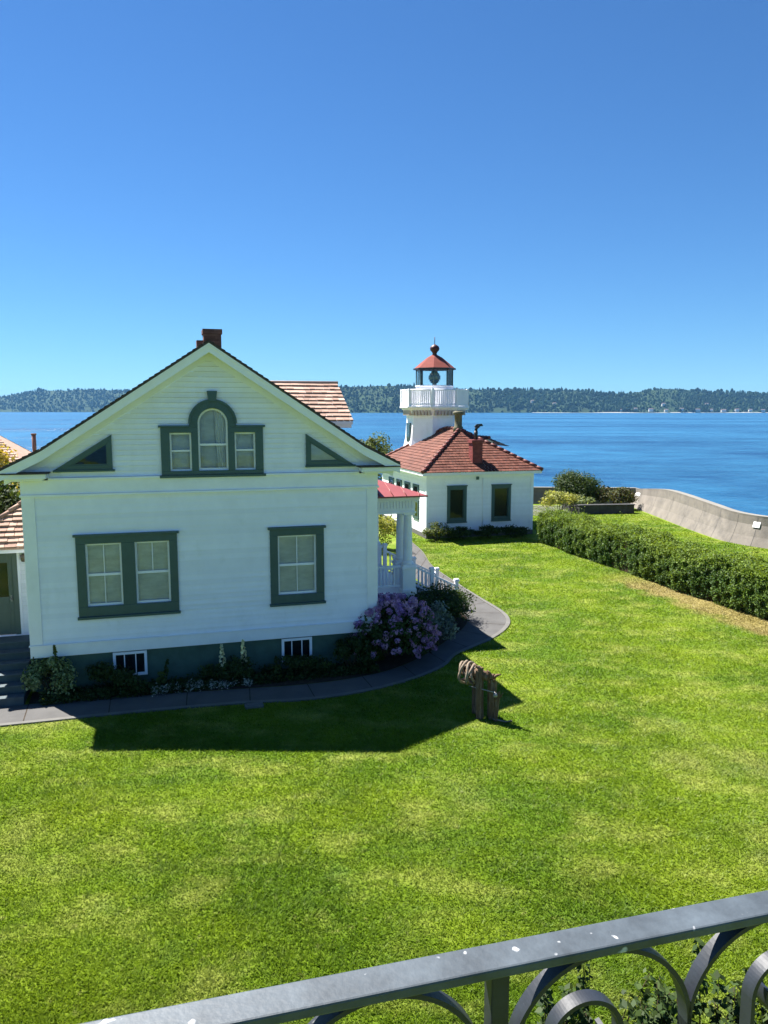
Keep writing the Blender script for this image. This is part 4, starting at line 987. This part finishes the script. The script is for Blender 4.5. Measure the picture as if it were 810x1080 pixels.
swr = wthing('seawall', 'curved pale concrete seawall between the lawn and the water', 'wall', (17.6, 44.4, 0)); swr['o'] = (17.6, 44.4, 0)
sw_.build('wall_face', M['seawall'], swr); tp.build('coping', M['wall_top'], swr); [j_.build('pour_joint', M['darkwall'], swr) for j_ in joints]
for (x, y, hgt, wd, far) in ((17.66, 54.2, .34, .40, True), (18.62, 38.3, .30, .19, False)):
    k_ = min(range(1, len(pts)-1), key=lambda q: (pts[q] - Vector((x, y))).length); d_ = (pts[k_+1] - pts[k_-1]).normalized(); nn = Vector((d_.y, -d_.x)); h_ = hts[k_]
    a_ = Vector((*(pts[k_] - nn*.24), h_*.3)); b2 = Vector((*(pts[k_] - nn*.46), h_*.68)); up = (b2 - a_).normalized(); al = Vector((*d_, 0)); no = al.cross(up); no = no if no.dot(Vector((*nn, 0))) > 0 else -no
    c_ = b2 + no*.02 + up*.02; b = MB(); b.prism([c_ - al*wd - up*hgt*.5, c_ + al*wd - up*hgt*.5, c_ + al*wd + up*hgt*.5, c_ - al*wd + up*hgt*.5], no*.025)
    o = b.build('wall_sign', M['sign_white'], origin=tuple(c_), bevel=.004)
    tag(o, 'small white plate fixed to the seawall ' + ('at its far corner' if far else 'near the right edge of the photo'), 'sign', 'white plates on the seawall')
# low dark planter wall and paving near the shore
pw_ = MB(); pw_.box(-1.9, 1.9, -.2, .2, 0, .55); pw_.box(-1.95, 1.95, -.25, .25, .55, .62); pw_.box(-1.9, -1.5, .2, 3.2, 0, .5)
o = pw_.build('planter_wall', M['darkwall'], bevel=.02); o.location = (14.8, 50.9, 0); o.rotation_euler = (0, 0, .12); tag(o, 'low dark stone planter wall below the shore shrubs', 'wall')
pv_ = MB(); pv_.quad((8.2, 49.5, .008), (12.6, 50.4, .008), (13.2, 55.2, .008), (8.6, 55.4, .008)); tag(pv_.build('shore_paving', M['kerb']), kind='structure')

# ------------------------------------------------------------------ hedge
def hedge():
    u0, u1, v0, v1 = 21.75, 23.55, -8.0, 16.4
    root = thing('hedge', 'long clipped green hedge along the right of the lawn', 'hedge', 22.6, 4)
    n = 150000
    v = rng.uniform(v0, v1, n); s = rng.random(n)
    def top(vv): return 1.50 + .10*np.sin(vv*.9) + .07*np.sin(vv*2.3+1) + .05*np.sin(vv*5.1) - .10*np.clip((vv-12)/4, 0, 1)
    wob = lambda vv, ph: .07*np.sin(vv*.9+ph) + .05*np.sin(vv*2.3+ph*2) + .03*np.sin(vv*6.1+ph)
    P = np.zeros((n, 3)); Nn = np.zeros((n, 3))
    f = s < .42; t_ = (s >= .42) & (s < .88); e_ = s >= .88
    z = rng.random(n)**.8*top(v)
    bul = lambda zz: .12*np.sin(np.clip(zz/1.5, 0, 1)*np.pi)
    dep = np.abs(rng.normal(0, .13, n)) + .10*(np.sin(v*8.3+z*5)*np.sin(z*7.1-v*3.7) > .35)
    P[f] = np.c_[(u0 - bul(z) + wob(v, 0) + dep)[f], v[f], z[f]]; Nn[f] = (-1, 0, .35)
    uu = rng.uniform(u0, u1, n); lump = .10*np.sin(uu*3.3 + v*1.7) + .08*np.sin(uu*5.1 - v*2.9)
    P[t_] = np.c_[uu[t_], v[t_], (top(v) + lump - dep + .02)[t_]]; Nn[t_] = (0, 0, 1)
    P[e_] = np.c_[(u1 + bul(z) + wob(v, 2) - dep)[e_], v[e_], z[e_]]; Nn[e_] = (1, 0, .35)
    m_ = 2500; ve = rng.choice([v0, v1], m_); ue = rng.uniform(u0, u1, m_); ze = rng.random(m_)*1.5; Pe = np.c_[ue, ve + rng.normal(0, .08, m_), ze]; Ne = np.c_[np.zeros(m_), np.sign(ve - 4), np.full(m_, .2)]
    # stray shoots above the clipped top
    m2 = 6500; vs = rng.uniform(v0, v1, m2); us = rng.uniform(u0, u1, m2); Ps = np.c_[us, vs, top(vs) + np.abs(rng.normal(.04, .10, m2))*(1 + .9*(np.sin(vs*2.1)*np.sin(us*4+vs) > .3))]; Ns = np.tile((0, 0, .6), (m2, 1))
    P = np.vstack([P, Pe, Ps]); Nn = np.vstack([Nn, Ne, Ns])
    # patchiness of leaf tone: newer yellow-green leaves grow in patches; sunlit top and darker sides are put into the tone
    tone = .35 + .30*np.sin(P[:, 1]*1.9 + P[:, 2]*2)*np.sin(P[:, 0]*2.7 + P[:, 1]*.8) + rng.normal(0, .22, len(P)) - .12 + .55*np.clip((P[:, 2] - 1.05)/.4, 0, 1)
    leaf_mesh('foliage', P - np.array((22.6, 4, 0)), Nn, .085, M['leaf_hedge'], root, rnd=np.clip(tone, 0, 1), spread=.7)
    c = MB(); k = 30
    for i in range(k):
        a, b = v0 + .1 + (v1-v0-.2)*i/k, v0 + .1 + (v1-v0-.2)*(i+1)/k
        c.box(u0+.22+.1*math.sin(a*1.3), u1-.25, a, b, 0, 1.22+.08*math.sin(a*.9))
    c.build('inner_twigs', M['twig'], root)
hedge()

# ------------------------------------------------------------------ shrubs, trees, flowers
def wl_(u, v): p = W(u, v); return (float(p[0]), float(p[1]), 0.0)
bush('shrub', 'round dark green shrub standing by the shore behind the planter wall', 'shrub', (13.6, 54.2, 0), (1.7, 1.5, 1.42), 9000, .15, M['leaf_dark'], seed=21, clumps=30, clump_r=.5)
bush('shrub', 'pale yellow flowering bush left of the dark shore shrub', 'shrub', (11.9, 51.8, 0), (1.25, 1.0, .80), 2600, .13, M['leaf_lime'], seed=22)
bush('shrub', 'low pale green bush in front of the dark shore shrub', 'shrub', (13.6, 52.2, 0), (.95, .7, .62), 1500, .12, M['leaf_variegated'], seed=23)
bush('shrub', 'reddish brown spreading bush right of the dark shore shrub', 'shrub', (16.0, 53.3, 0), (1.6, 1.1, .95), 2600, .15, M['leaf_brown'], seed=24, clumps=16)
#bush('shrub', 'dark shrub just past the right corner of the lighthouse building', 'shrub', (10.2, 46.0, 0), (.9, .8, 1.7), 1800, .15, M['leaf_dark'], seed=25)
def tree(name, label, loc, h, rad, n, leafm, seed, size=.2, group=None, trunk=.35, zr=.36):
    root = wthing(name, label, 'tree', loc, group); root['o'] = (0, 0, 0)
    P, Nn = clump_points(n, (0, 0, h*(1-zr)), (rad, rad, h*zr*1.12), 24, .36, seed=seed); leaf_mesh('crown', P, Nn, size, leafm, root)
    t = MB(); g = random.Random(seed); t.tube([(0, 0, 0), (.05, .03, h*.3), (.0, .08, h*.62)], [.05*h*trunk, .04*h*trunk, .02*h*trunk], 8)
    for i in range(7):
        a = g.uniform(0, 6.28); z = h*g.uniform(.25, .55); t.tube([(.02, .05, z), (rad*.4*math.cos(a), rad*.4*math.sin(a), z+h*.12), (rad*.75*math.cos(a), rad*.75*math.sin(a), z+h*.24)], [.015*h*trunk*1.4, .012*h*trunk, .005*h*trunk], 6)
    t.build('trunk', M['wood'], root); return root
p = (-.95, 51.8, 0); tree('garden_tree', 'leafy green tree showing between the house and the lighthouse roof', p, 5.15, 1.9, 9000, M['leaf_mid'], 31, .17)
#p = wl_(14.2, 18.6); tree('garden_tree', 'lower dark tree behind the porch, beside the lighthouse roof', p, 4.9, 1.4, 3000, M['leaf_dark'], 32, .2)
p = wl_(-4.6, 16.5); tree('garden_tree', 'yellow leaved tree beyond the left eave of the house', p, 5.6, 2.2, 6500, M['leaf_yellow'], 33, .18)
p = wl_(-2.15, 7.0); tree('garden_tree', 'dark green tree between the annex roof and the yellow tree', p, 5.15, 2.0, 11000, M['leaf_dark'], 34, .15)
bush('shrub', 'olive and red bush seen through the porch columns', 'shrub', wl_(13.0, 16.5), (1.2, 1.1, 1.15), 4200, .12, M['leaf_lime'], seed=41, clumps=20)
# shrubs at the lighthouse building's foot
for i, (u, sz_, lab) in enumerate(((16.9, .85, 'rounded green shrub at the left corner of the lighthouse building'), (18.3, .6, 'low dark shrub under the left window of the lighthouse building'), (19.8, .62, 'low dark shrub between the two front windows of the lighthouse building'), (21.3, .55, 'low dark shrub under the right window of the lighthouse building'))):
    bush('foundation_shrub', lab, 'shrub', wl_(u, 18.25), (.85, .55, sz_*.62), 1500, .11, M['leaf_mid'] if i == 0 else M['leaf_dark'], 'shrubs along the lighthouse building', seed=50+i)
# bed in front of the house
bush('hydrangea', 'large hydrangea with purple flower heads at the right corner of the house', 'shrub', wl_(9.0, .25), (1.22, 1.05, .94), 6500, .12, M['leaf_dark'], seed=61, clumps=26, clump_r=.45, flowers=(M['leaf_purple'], 340, .075, 40, .052))
bush('shrub', 'silvery grey shrub beside the purple hydrangea', 'shrub', wl_(10.7, 1.25), (.62, .55, .66), 2200, .10, M['leaf_silver'], seed=62)
bush('shrub', 'dark clipped shrub below the porch stair railing', 'shrub', wl_(11.6, 3.5), (1.1, 1.2, .62), 7000, .085, M['leaf_dark'], seed=63, clumps=34, clump_r=.5)
bush('shrub', 'dark shrub under the porch floor behind the hydrangea', 'shrub', wl_(10.4, 2.5), (.9, .6, .62), 2200, .10, M['leaf_dark'], seed=64)
bush('shrub', 'pale leaved round bush beside the entry steps', 'shrub', wl_(.42, -.30), (.62, .5, .55), 3200, .085, M['leaf_variegated'], seed=65, clumps=18)
bush('shrub', 'dark low bush under the left basement window', 'shrub', wl_(1.75, -.38), (.8, .4, .42), 2000, .08, M['leaf_dark'], seed=66)
bush('shrub', 'dark low bush between the two basement windows', 'shrub', wl_(4.55, -.42), (.75, .4, .38), 1900, .08, M['leaf_dark'], seed=67)
bush('shrub', 'dark low bush under the right basement window', 'shrub', wl_(6.3, -.48), (.9, .4, .30), 1900, .08, M['leaf_dark'], seed=68)
bush('shrub', 'dark leafy bush left of the hydrangea', 'shrub', wl_(7.75, -.42), (.6, .42, .55), 1800, .09, M['leaf_dark'], seed=69)
# vine at the left corner
def spike(name, label, loc, h, fm, seed, group=None, heads=(.45, 1.0), n=90, lean=.08):
    g = random.Random(seed); root = wthing(name, label, 'flower', loc, group); root['o'] = (0, 0, 0)
    t = MB(); lx, ly = g.uniform(-lean, lean), g.uniform(-lean, lean); t.tube([(0, 0, 0), (lx*.4, ly*.4, h*.5), (lx, ly, h)], [.012, .010, .005], 6); t.build('stem', M['twig'], root)
    q = np.random.default_rng(seed); zz = q.uniform(heads[0], heads[1], n); a = q.uniform(0, 6.28, n); rr = .07*(1.15-(zz-heads[0])/(heads[1]-heads[0]))
    P = np.c_[lx*zz + rr*np.cos(a), ly*zz + rr*np.sin(a), zz*h]; leaf_mesh('flowers', P, np.c_[np.cos(a), np.sin(a), np.full(n, .3)], .075, fm, root, aspect=.9)
    m = 60; zz = q.uniform(.02, .6, m); a = q.uniform(0, 6.28, m); rr = .16*(1-zz); P = np.c_[rr*np.cos(a), rr*np.sin(a), zz*h]; leaf_mesh('leaves', P, np.c_[np.cos(a), np.sin(a), np.full(m, .6)], .13, M['leaf_mid'], root)
spike('flower_spike', 'tall pale flower spike against the foundation, left of its twin', wl_(4.42, -.42), 1.02, M['leaf_cream'], 71, 'pale flower spikes')
spike('flower_spike', 'tall pale flower spike nearer the right basement window', wl_(4.98, -.46), 1.10, M['leaf_cream'], 72, 'pale flower spikes')
spike('flower_spike', 'thin leafy stalk rising at the left corner of the house', wl_(.62, -.32), 1.28, M['leaf_mid'], 73, heads=(.3, 1.0), lean=.25)
spike('flower_spike', 'slender dark leafy stalk at the left basement window', wl_(2.95, -.4), .75, M['leaf_dark'], 74, heads=(.2, 1.0), lean=.2)
spike('flower_spike', 'slender dark leafy stalk beneath the right basement window', wl_(5.75, -.5), .62, M['leaf_dark'], 75, heads=(.2, 1.0), lean=.2)
# low white edging flowers
n = 1700; uu = 2.6 + 2.5*rng.random(n) + .2*rng.normal(size=n)*0; uu = uu[np.sin(uu*9)+np.sin(uu*23+1)+rng.normal(0,.7,n) > -.4]; n = len(uu); P = np.c_[uu, -.72 + rng.normal(0, .10, n), np.abs(rng.normal(.08, .05, n)) + .03]
Pw = np.c_[np.array([W(a, b) for a, b in P[:, :2]]), P[:, 2]]; o = leaf_mesh('white_flower_edging', Pw - np.array([*W(3.8, -.74), 0]), np.tile((0, 0, 1.), (n, 1)), .05, M['leaf_pale_flower'], rnd=rng.random(n)); o.location = (*W(3.8, -.74), 0); tag(o, kind='stuff')
n = 9000; uu = rng.uniform(.2, 8.4, n); P = np.c_[uu, rng.uniform(-.85, -.1, n), np.abs(rng.normal(.05, .07, n)) + .03]
Pw = np.c_[np.array([W(a, b) for a, b in P[:, :2]]), P[:, 2]]; o = leaf_mesh('bed_ground_cover', Pw - np.array([*W(3.8, -.74), 0]), np.tile((0, 0, 1.), (n, 1)), .075, M['leaf_dark']); o.location = (*W(3.8, -.74), 0); tag(o, kind='stuff')
# pale block in the grass edge
b = MB(); b.box(-.21, .21, -.10, .10, 0, .07); b.box(-.17, .17, -.07, .07, .07, .085); o = b.build('stone_block', M['kerb'], bevel=.015); o.location = (*W(4.98, -2.2), 0); o.rotation_euler = (0, 0, A + .05); tag(o, 'small pale stone block lying at the edge of the front path', 'stone')

# ------------------------------------------------------------------ roof of the far left neighbour
fb = thing('neighbour_building', 'distant shingle roofed white building beyond the yellow tree', 'building', -6.0, 24)
b = MB(); b.box(-12, -3.6, 21.5, 27, 0, 4.0); b.build('wall', M['white'], fb)
b = MB(); T = Vector((0, 3.2, 1.72)); b.courses((-12.3, 21.0, 3.95), (1, 0, 0), T, [(0, 0), (9.3, 0), (7.2, T.length), (0, T.length)], .24, .035, .006, width=.34, jitter=.012)
b.poly([(-3.0, 21.0, 3.95), (-3.0, 27.4, 3.95), (-5.1, 24.2, 5.67)]); b.courses((-3.0, 27.4, 3.95), (-1, 0, 0), (0, -3.2, 1.72), [(0, 0), (9.3, 0), (9.3, T.length), (2.1, T.length)], .24, .035, .006, width=.34, jitter=.012)
nb = b.build('roof', M['shingle'], fb)
b = MB(); b.tube([(-3.02, 22.5, 4.1), (-3.02, 22.5, 5.62)], .10, 10); b.tube([(-3.02, 22.5, 5.6), (-3.02, 22.5, 5.68)], .13, 10); sub(b.build('vent_pipe', M['brick'], fb), nb)
b = MB(); b.tube([(-2.35, 23.5, 3.6), (-2.35, 23.5, 5.0)], .09, 10); sub(b.build('vent_pipe', M['green'], fb), nb)

# ------------------------------------------------------------------ old timber winch on the lawn
wi = wthing('timber_winch', 'weathered timber winch with pale rope round its drum, on the lawn', 'winch', (2.2, 16.43, 0)); wi['o'] = (0, 0, 0); wi.rotation_euler = (0, 0, R(-38))
def post(x, y, w, h, lean=(0, 0)):
    b = MB(); k = 3                                         # split, splintered timber: three slivers of unequal height
    for i in range(k):
        x0 = x - w + 2*w*i/k; x1 = x - w + 2*w*(i+1)/k + (.004 if i < k-1 else 0); hh = h*random.uniform(.90, 1.04); dy = random.uniform(-.012, .012)
        q = [(x0, y-w*.8+dy, 0), (x1, y-w*.8+dy, 0), (x1, y+w*.8+dy, 0), (x0, y+w*.8+dy, 0)]; t_ = [(a + lean[0] + random.uniform(-.012, .012), c + lean[1], hh + random.uniform(-.04, .04)) for a, c, _ in q]
        n0 = len(b.v); b.v += q + t_
        for f in ((0,3,2,1),(4,5,6,7),(0,1,5,4),(1,2,6,5),(2,3,7,6),(3,0,4,7)): b.f.append(tuple(n0+z for z in f)); b.r.append(.5); b.sm.append(False)
    return b.build('post', M['wood'], wi)
post(-.03, -.07, .066, 1.20, (-.02, 0)); post(.20, .06, .058, .98, (.035, 0)); post(-.26, .14, .07, .84); post(.33, .0, .03, .70, (.05, .02)); post(.10, .16, .05, .88, (-.02, .03))
b = MB(); b.tube([(-.55, .07, .95), (-.2, .05, .99), (.16, .02, .97)], [.10, .125, .09], 12)
b.tube([(.12, .03, .98), (.26, .05, 1.0)], .06, 10); b.build('drum', M['wood'], wi)
b = MB()
for (x, rr) in ((-.56, .20), (-.50, .235), (-.36, .225), (-.30, .20), (-.22, .17)):
    ring = [(x + .035*math.sin(2*t + x*30), .06 + rr*math.cos(t)*(1+.07*math.sin(3*t+x*9)), .96 + rr*math.sin(t)*(1+.08*math.cos(2*t+x*7)) - .02) for t in np.linspace(0, 2*math.pi, 30)[:-1]]
    b.tube(ring, .03, 8, closed=True)
b.tube([(-.44 + .09*math.sin(k*1.1), .06 + .14*math.cos(k*.55), .96 + .14*math.sin(k*.55)) for k in range(24)], .026, 6)
b.build('rope_coil', M['rope'], wi)
b = MB(); b.tube([(-.30, -.10, .70), (.34, -.10, .70)], .012, 6); b.tube([(.34, -.10, .70), (.36, -.04, .62), (.33, .0, .56)], .02, 6); b.lathe([(.0, -.05), (.045, -.03), (.05, .01), (.03, .05), (0, .06)], (.36, -.08, .63), 10); b.build('crank', M['steel'], wi)
b = MB(); b.tube([(.22, .05, .94), (.34, .02, 1.06), (.44, .0, 1.10)], [.04, .03, .015], 7); b.tube([(.20, .05, .96), (.16, .0, 1.08), (.10, -.02, 1.13)], [.035, .03, .015], 7); b.tube([(.25, .04, .9), (.32, -.06, .98)], [.03, .012], 7); b.tube([(-.04, -.06, 1.1), (-.12, -.1, 1.2), (-.2, -.08, 1.24)], [.03, .025, .01], 6); b.tube([(.3, .02, .5), (.42, .05, .58), (.5, .02, .7)], [.025, .018, .006], 6); b.build('branch_stub', M['wood'], wi)
b = MB(); b.tube([(.28, -.02, .05), (.55, .06, .03), (.62, .22, .02)], .018, 6); b.build('rope_end', M['rope'], wi)

# ------------------------------------------------------------------ balcony railing at the camera
B = R(15.2); E_ = Vector((math.cos(B), math.sin(B), 0)); N_ = Vector((-math.sin(B), math.cos(B), 0))
rail = bpy.data.objects.new('balcony_railing', None); C.objects.link(rail); rail.location = (*(N_*.747)[:2], 5.2); rail.rotation_euler = (0, 0, B)
tag(rail, 'black wrought iron balcony railing with worn flat top rail and scrolls', 'railing'); rail['o'] = (0, 0, 0)
zt = H - .62 - 5.2                                      # top of rail above the deck
b = MB(); b.box(-1.9, 2.6, -.021, .021, zt-.013, zt); b.build('top_rail', M['rail'], rail, bevel=.0025)
b = MB(); b.box(-1.9, 2.6, -.019, .019, .10, .112); b.build('bottom_rail', M['rail_dark'], rail, bevel=.002)
zu = zt - .0135
s0 = .338
for k in range(-4, 5):
    x = s0 + k*.515
    if not -1.9 < x < 2.5: continue
    b = MB(); b.box(x-.011, x+.011, -.012, .012, .112, zu); b.build('baluster', M['rail_dark'], rail, bevel=.002)
    for (cx_, sgn) in ((x+.137, -1), (x+.377, 1)):
        r_ = .120; cz = zu - r_ - .004
        arc = [(cx_ + r_*math.cos(t), 0, cz + r_*math.sin(t)) for t in np.linspace(0, math.pi, 61)]
        arc = [(cx_ + r_*.98, 0, .13)] + [(cx_ + r_, 0, zq) for zq in np.linspace(.3, cz-.05, 4)] + arc + [(cx_ - r_, 0, zq) for zq in np.linspace(cz-.05, .3, 4)] + [(cx_ - r_*.98, 0, .13)]
        b = MB(); b.strap(arc, (0, 1, 0), -.0095, .0095, .006); b.build('arch', M['rail_dark'], rail)
        scx, scz, sr = cx_ + sgn*.027, cz + .012, .052
        sp_ = [(scx + (sr*(1-.62*max(0, q-.35)))*math.cos(sgn*(2.9 - q*6.0)+ (0 if sgn > 0 else math.pi)), 0, scz + (sr*(1-.62*max(0, q-.35)))*math.sin((2.9 - q*6.0) if sgn > 0 else (math.pi-(2.9-q*6.0)))) for q in np.linspace(0, 1.15, 34)]
        sp_ = []
        for q in np.linspace(0, 1.25, 80):
            rr = sr*(1 - .45*q/1.25); th = math.pi*(1.0) - q*5.2      # start at the outer side, over the top, curling in
            sp_.append((scx - sgn*(-1)*rr*math.cos(th)*1.0, 0, scz + rr*math.sin(th)))
        x0_ = sp_[0][0]; sp_ = [(x0_ , 0, .30)] + [(x0_, 0, zq) for zq in np.linspace(.4, scz-.03, 4)] + sp_
        b = MB(); b.strap(sp_, (0, 1, 0), -.0095, .0095, .006); b.build('scroll', M['rail_dark'], rail)
# shrub below the balcony
def balcony_shrub():
    root = wthing('shrub', 'twiggy green shrub with broad leaves below the balcony railing', 'shrub', (3.05, 7.0, 0)); root['o'] = (0, 0, 0)
    g = random.Random(5); t = MB(); P = []; Nn = []
    for i in range(150):
        x, y = g.uniform(-1.35, 2.2), g.uniform(-1.2, .5); h = g.uniform(.55, 1.3) * (1 - .10*abs(x - .6)); lx, ly = g.uniform(-.3, .3), g.uniform(-.3, .3)
        pts_ = [(x, y, 0), (x+lx*.4, y+ly*.4, h*.5), (x+lx, y+ly, h)]; t.tube(pts_, [.010, .007, .003], 5)
        for q in range(int(60*h)):
            f = g.uniform(.3, 1.02); a = g.uniform(0, 6.28); d = .07*g.uniform(.5, 1.2)
            P.append((x+lx*f+d*math.cos(a), y+ly*f+d*math.sin(a), h*f)); Nn.append((.5*math.cos(a), .5*math.sin(a), .8))
    t.build('stems', M['twig'], root); leaf_mesh('foliage', np.array(P), np.array(Nn), .092, M['leaf_dark'], root, spread=.45, aspect=.6)
balcony_shrub()

# ------------------------------------------------------------------ grass blades on the lawn (uncountable)
def grass():
    m = bpy.data.materials.new('grass_blades'); m.use_nodes = True; t = m.node_tree; N = t.nodes; L = t.links
    b = N['Principled BSDF']; b.inputs['Roughness'].default_value = .55; b.inputs['Specular IOR Level'].default_value = .25
    c = lawn_colour(N, L, True)
    at = N.new('ShaderNodeAttribute'); at.attribute_name = 'rnd'; mr = N.new('ShaderNodeMapRange'); mr.inputs[3].default_value = 1.08; mr.inputs[4].default_value = 1.5; L.new(at.outputs['Fac'], mr.inputs[0])
    mx = N.new('ShaderNodeMix'); mx.data_type = 'RGBA'; mx.blend_type = 'MULTIPLY'; mx.inputs[0].default_value = 1; L.new(c, mx.inputs[6]); L.new(mr.outputs[0], mx.inputs[7])
    L.new(mx.outputs[2], b.inputs['Base Color'])
    tr = N.new('ShaderNodeBsdfTranslucent'); L.new(mx.outputs[2], tr.inputs['Color']); ms = N.new('ShaderNodeMixShader'); ms.inputs[0].default_value = .5
    L.new(b.outputs[0], ms.inputs[1]); L.new(tr.outputs[0], ms.inputs[2]); L.new(ms.outputs[0], N['Material Output'].inputs['Surface'])
    n = 1000000
    Y = 5.5 + 52*rng.random(n)**1.9; X = (rng.random(n)*2-1)*(Y*.545+.6)
    # keep off house, path, beds
    d = np.c_[X, Y] - P0; u = d @ EU; v = d @ EV
    ou = np.array([(p[0], p[1]) for p in outer]); keep = np.ones(n, bool)
    lim = np.interp(u, ou[:, 0], ou[:, 1])                       # outer edge of the path as v(u) on the front part
    jt = np.abs(rng.normal(0, .045, n)); keep &= ~((u < 10.81) & (v > lim + jt))
    lu = np.interp(v, ou[60:, 1], ou[60:, 0]); keep &= ~((u >= 10.8) & (v > -.1) & (u < lu - jt))
    keep &= ~((u > 21.9) & (u < 23.6) & (v > -8))
    wy = np.array([q[1] for q in wall_line[3:-1]])[::-1]; wx = np.array([q[0] for q in wall_line[3:-1]])[::-1]
    keep &= (X < np.interp(Y, wy, wx) - .62) & (Y < 55)
    X, Y = X[keep], Y[keep]; n = len(X)
    def vn(x, y, sc, sd):                                     # smooth value noise
        g = np.random.default_rng(sd).random((256, 256)); x = x/sc + 40; y = y/sc + 7; i = np.floor(x).astype(int); j = np.floor(y).astype(int); fx = x-i; fy = y-j
        fx = fx*fx*(3-2*fx); fy = fy*fy*(3-2*fy); q = lambda a, b: g[a % 256, b % 256]
        return (q(i, j)*(1-fx) + q(i+1, j)*fx)*(1-fy) + (q(i, j+1)*(1-fx) + q(i+1, j+1)*fx)*fy
    tuft = .25 + .28*vn(X, Y, .28, 1) + .25*vn(X, Y, .12, 2); lay = vn(X, Y, .55, 3)*6.283 + vn(X, Y, .2, 4)*3
    h = rng.uniform(.025, .060, n)*(1 + .25*np.sin(X*1.3+Y*.7)*np.sin(Y*1.1)); w = rng.uniform(.004, .009, n)*(1 + (Y/18)**1.3); a = rng.uniform(0, 6.283, n); h = h*(.40 + .95*tuft); le = rng.uniform(.5, 1.6, n); la = lay + rng.normal(0, 1.5, n)
    V = np.zeros((n, 3, 3)); V[:, 0] = np.c_[X - w*np.cos(a), Y - w*np.sin(a), np.zeros(n)]; V[:, 1] = np.c_[X + w*np.cos(a), Y + w*np.sin(a), np.zeros(n)]; V[:, 2] = np.c_[X + h*le*np.cos(la), Y + h*le*np.sin(la), h]
    me = bpy.data.meshes.new('grass'); me.vertices.add(3*n); me.vertices.foreach_set('co', V.astype(np.float32).ravel()); me.loops.add(3*n); me.polygons.add(n)
    me.loops.foreach_set('vertex_index', np.arange(3*n, dtype=np.int32)); me.polygons.foreach_set('loop_start', np.arange(0, 3*n, 3, dtype=np.int32))
    try: me.polygons.foreach_set('loop_total', np.full(n, 3, dtype=np.int32))
    except Exception: pass
    me.update(calc_edges=True); me.materials.append(m)
    at = me.attributes.new('rnd', 'FLOAT', 'FACE'); at.data.foreach_set('value', rng.random(n).astype(np.float32))
    o = bpy.data.objects.new('grass', me); C.objects.link(o); tag(o, kind='stuff')
grass()
for o in list(bpy.data.objects):
    if 'o' in o.keys(): del o['o']
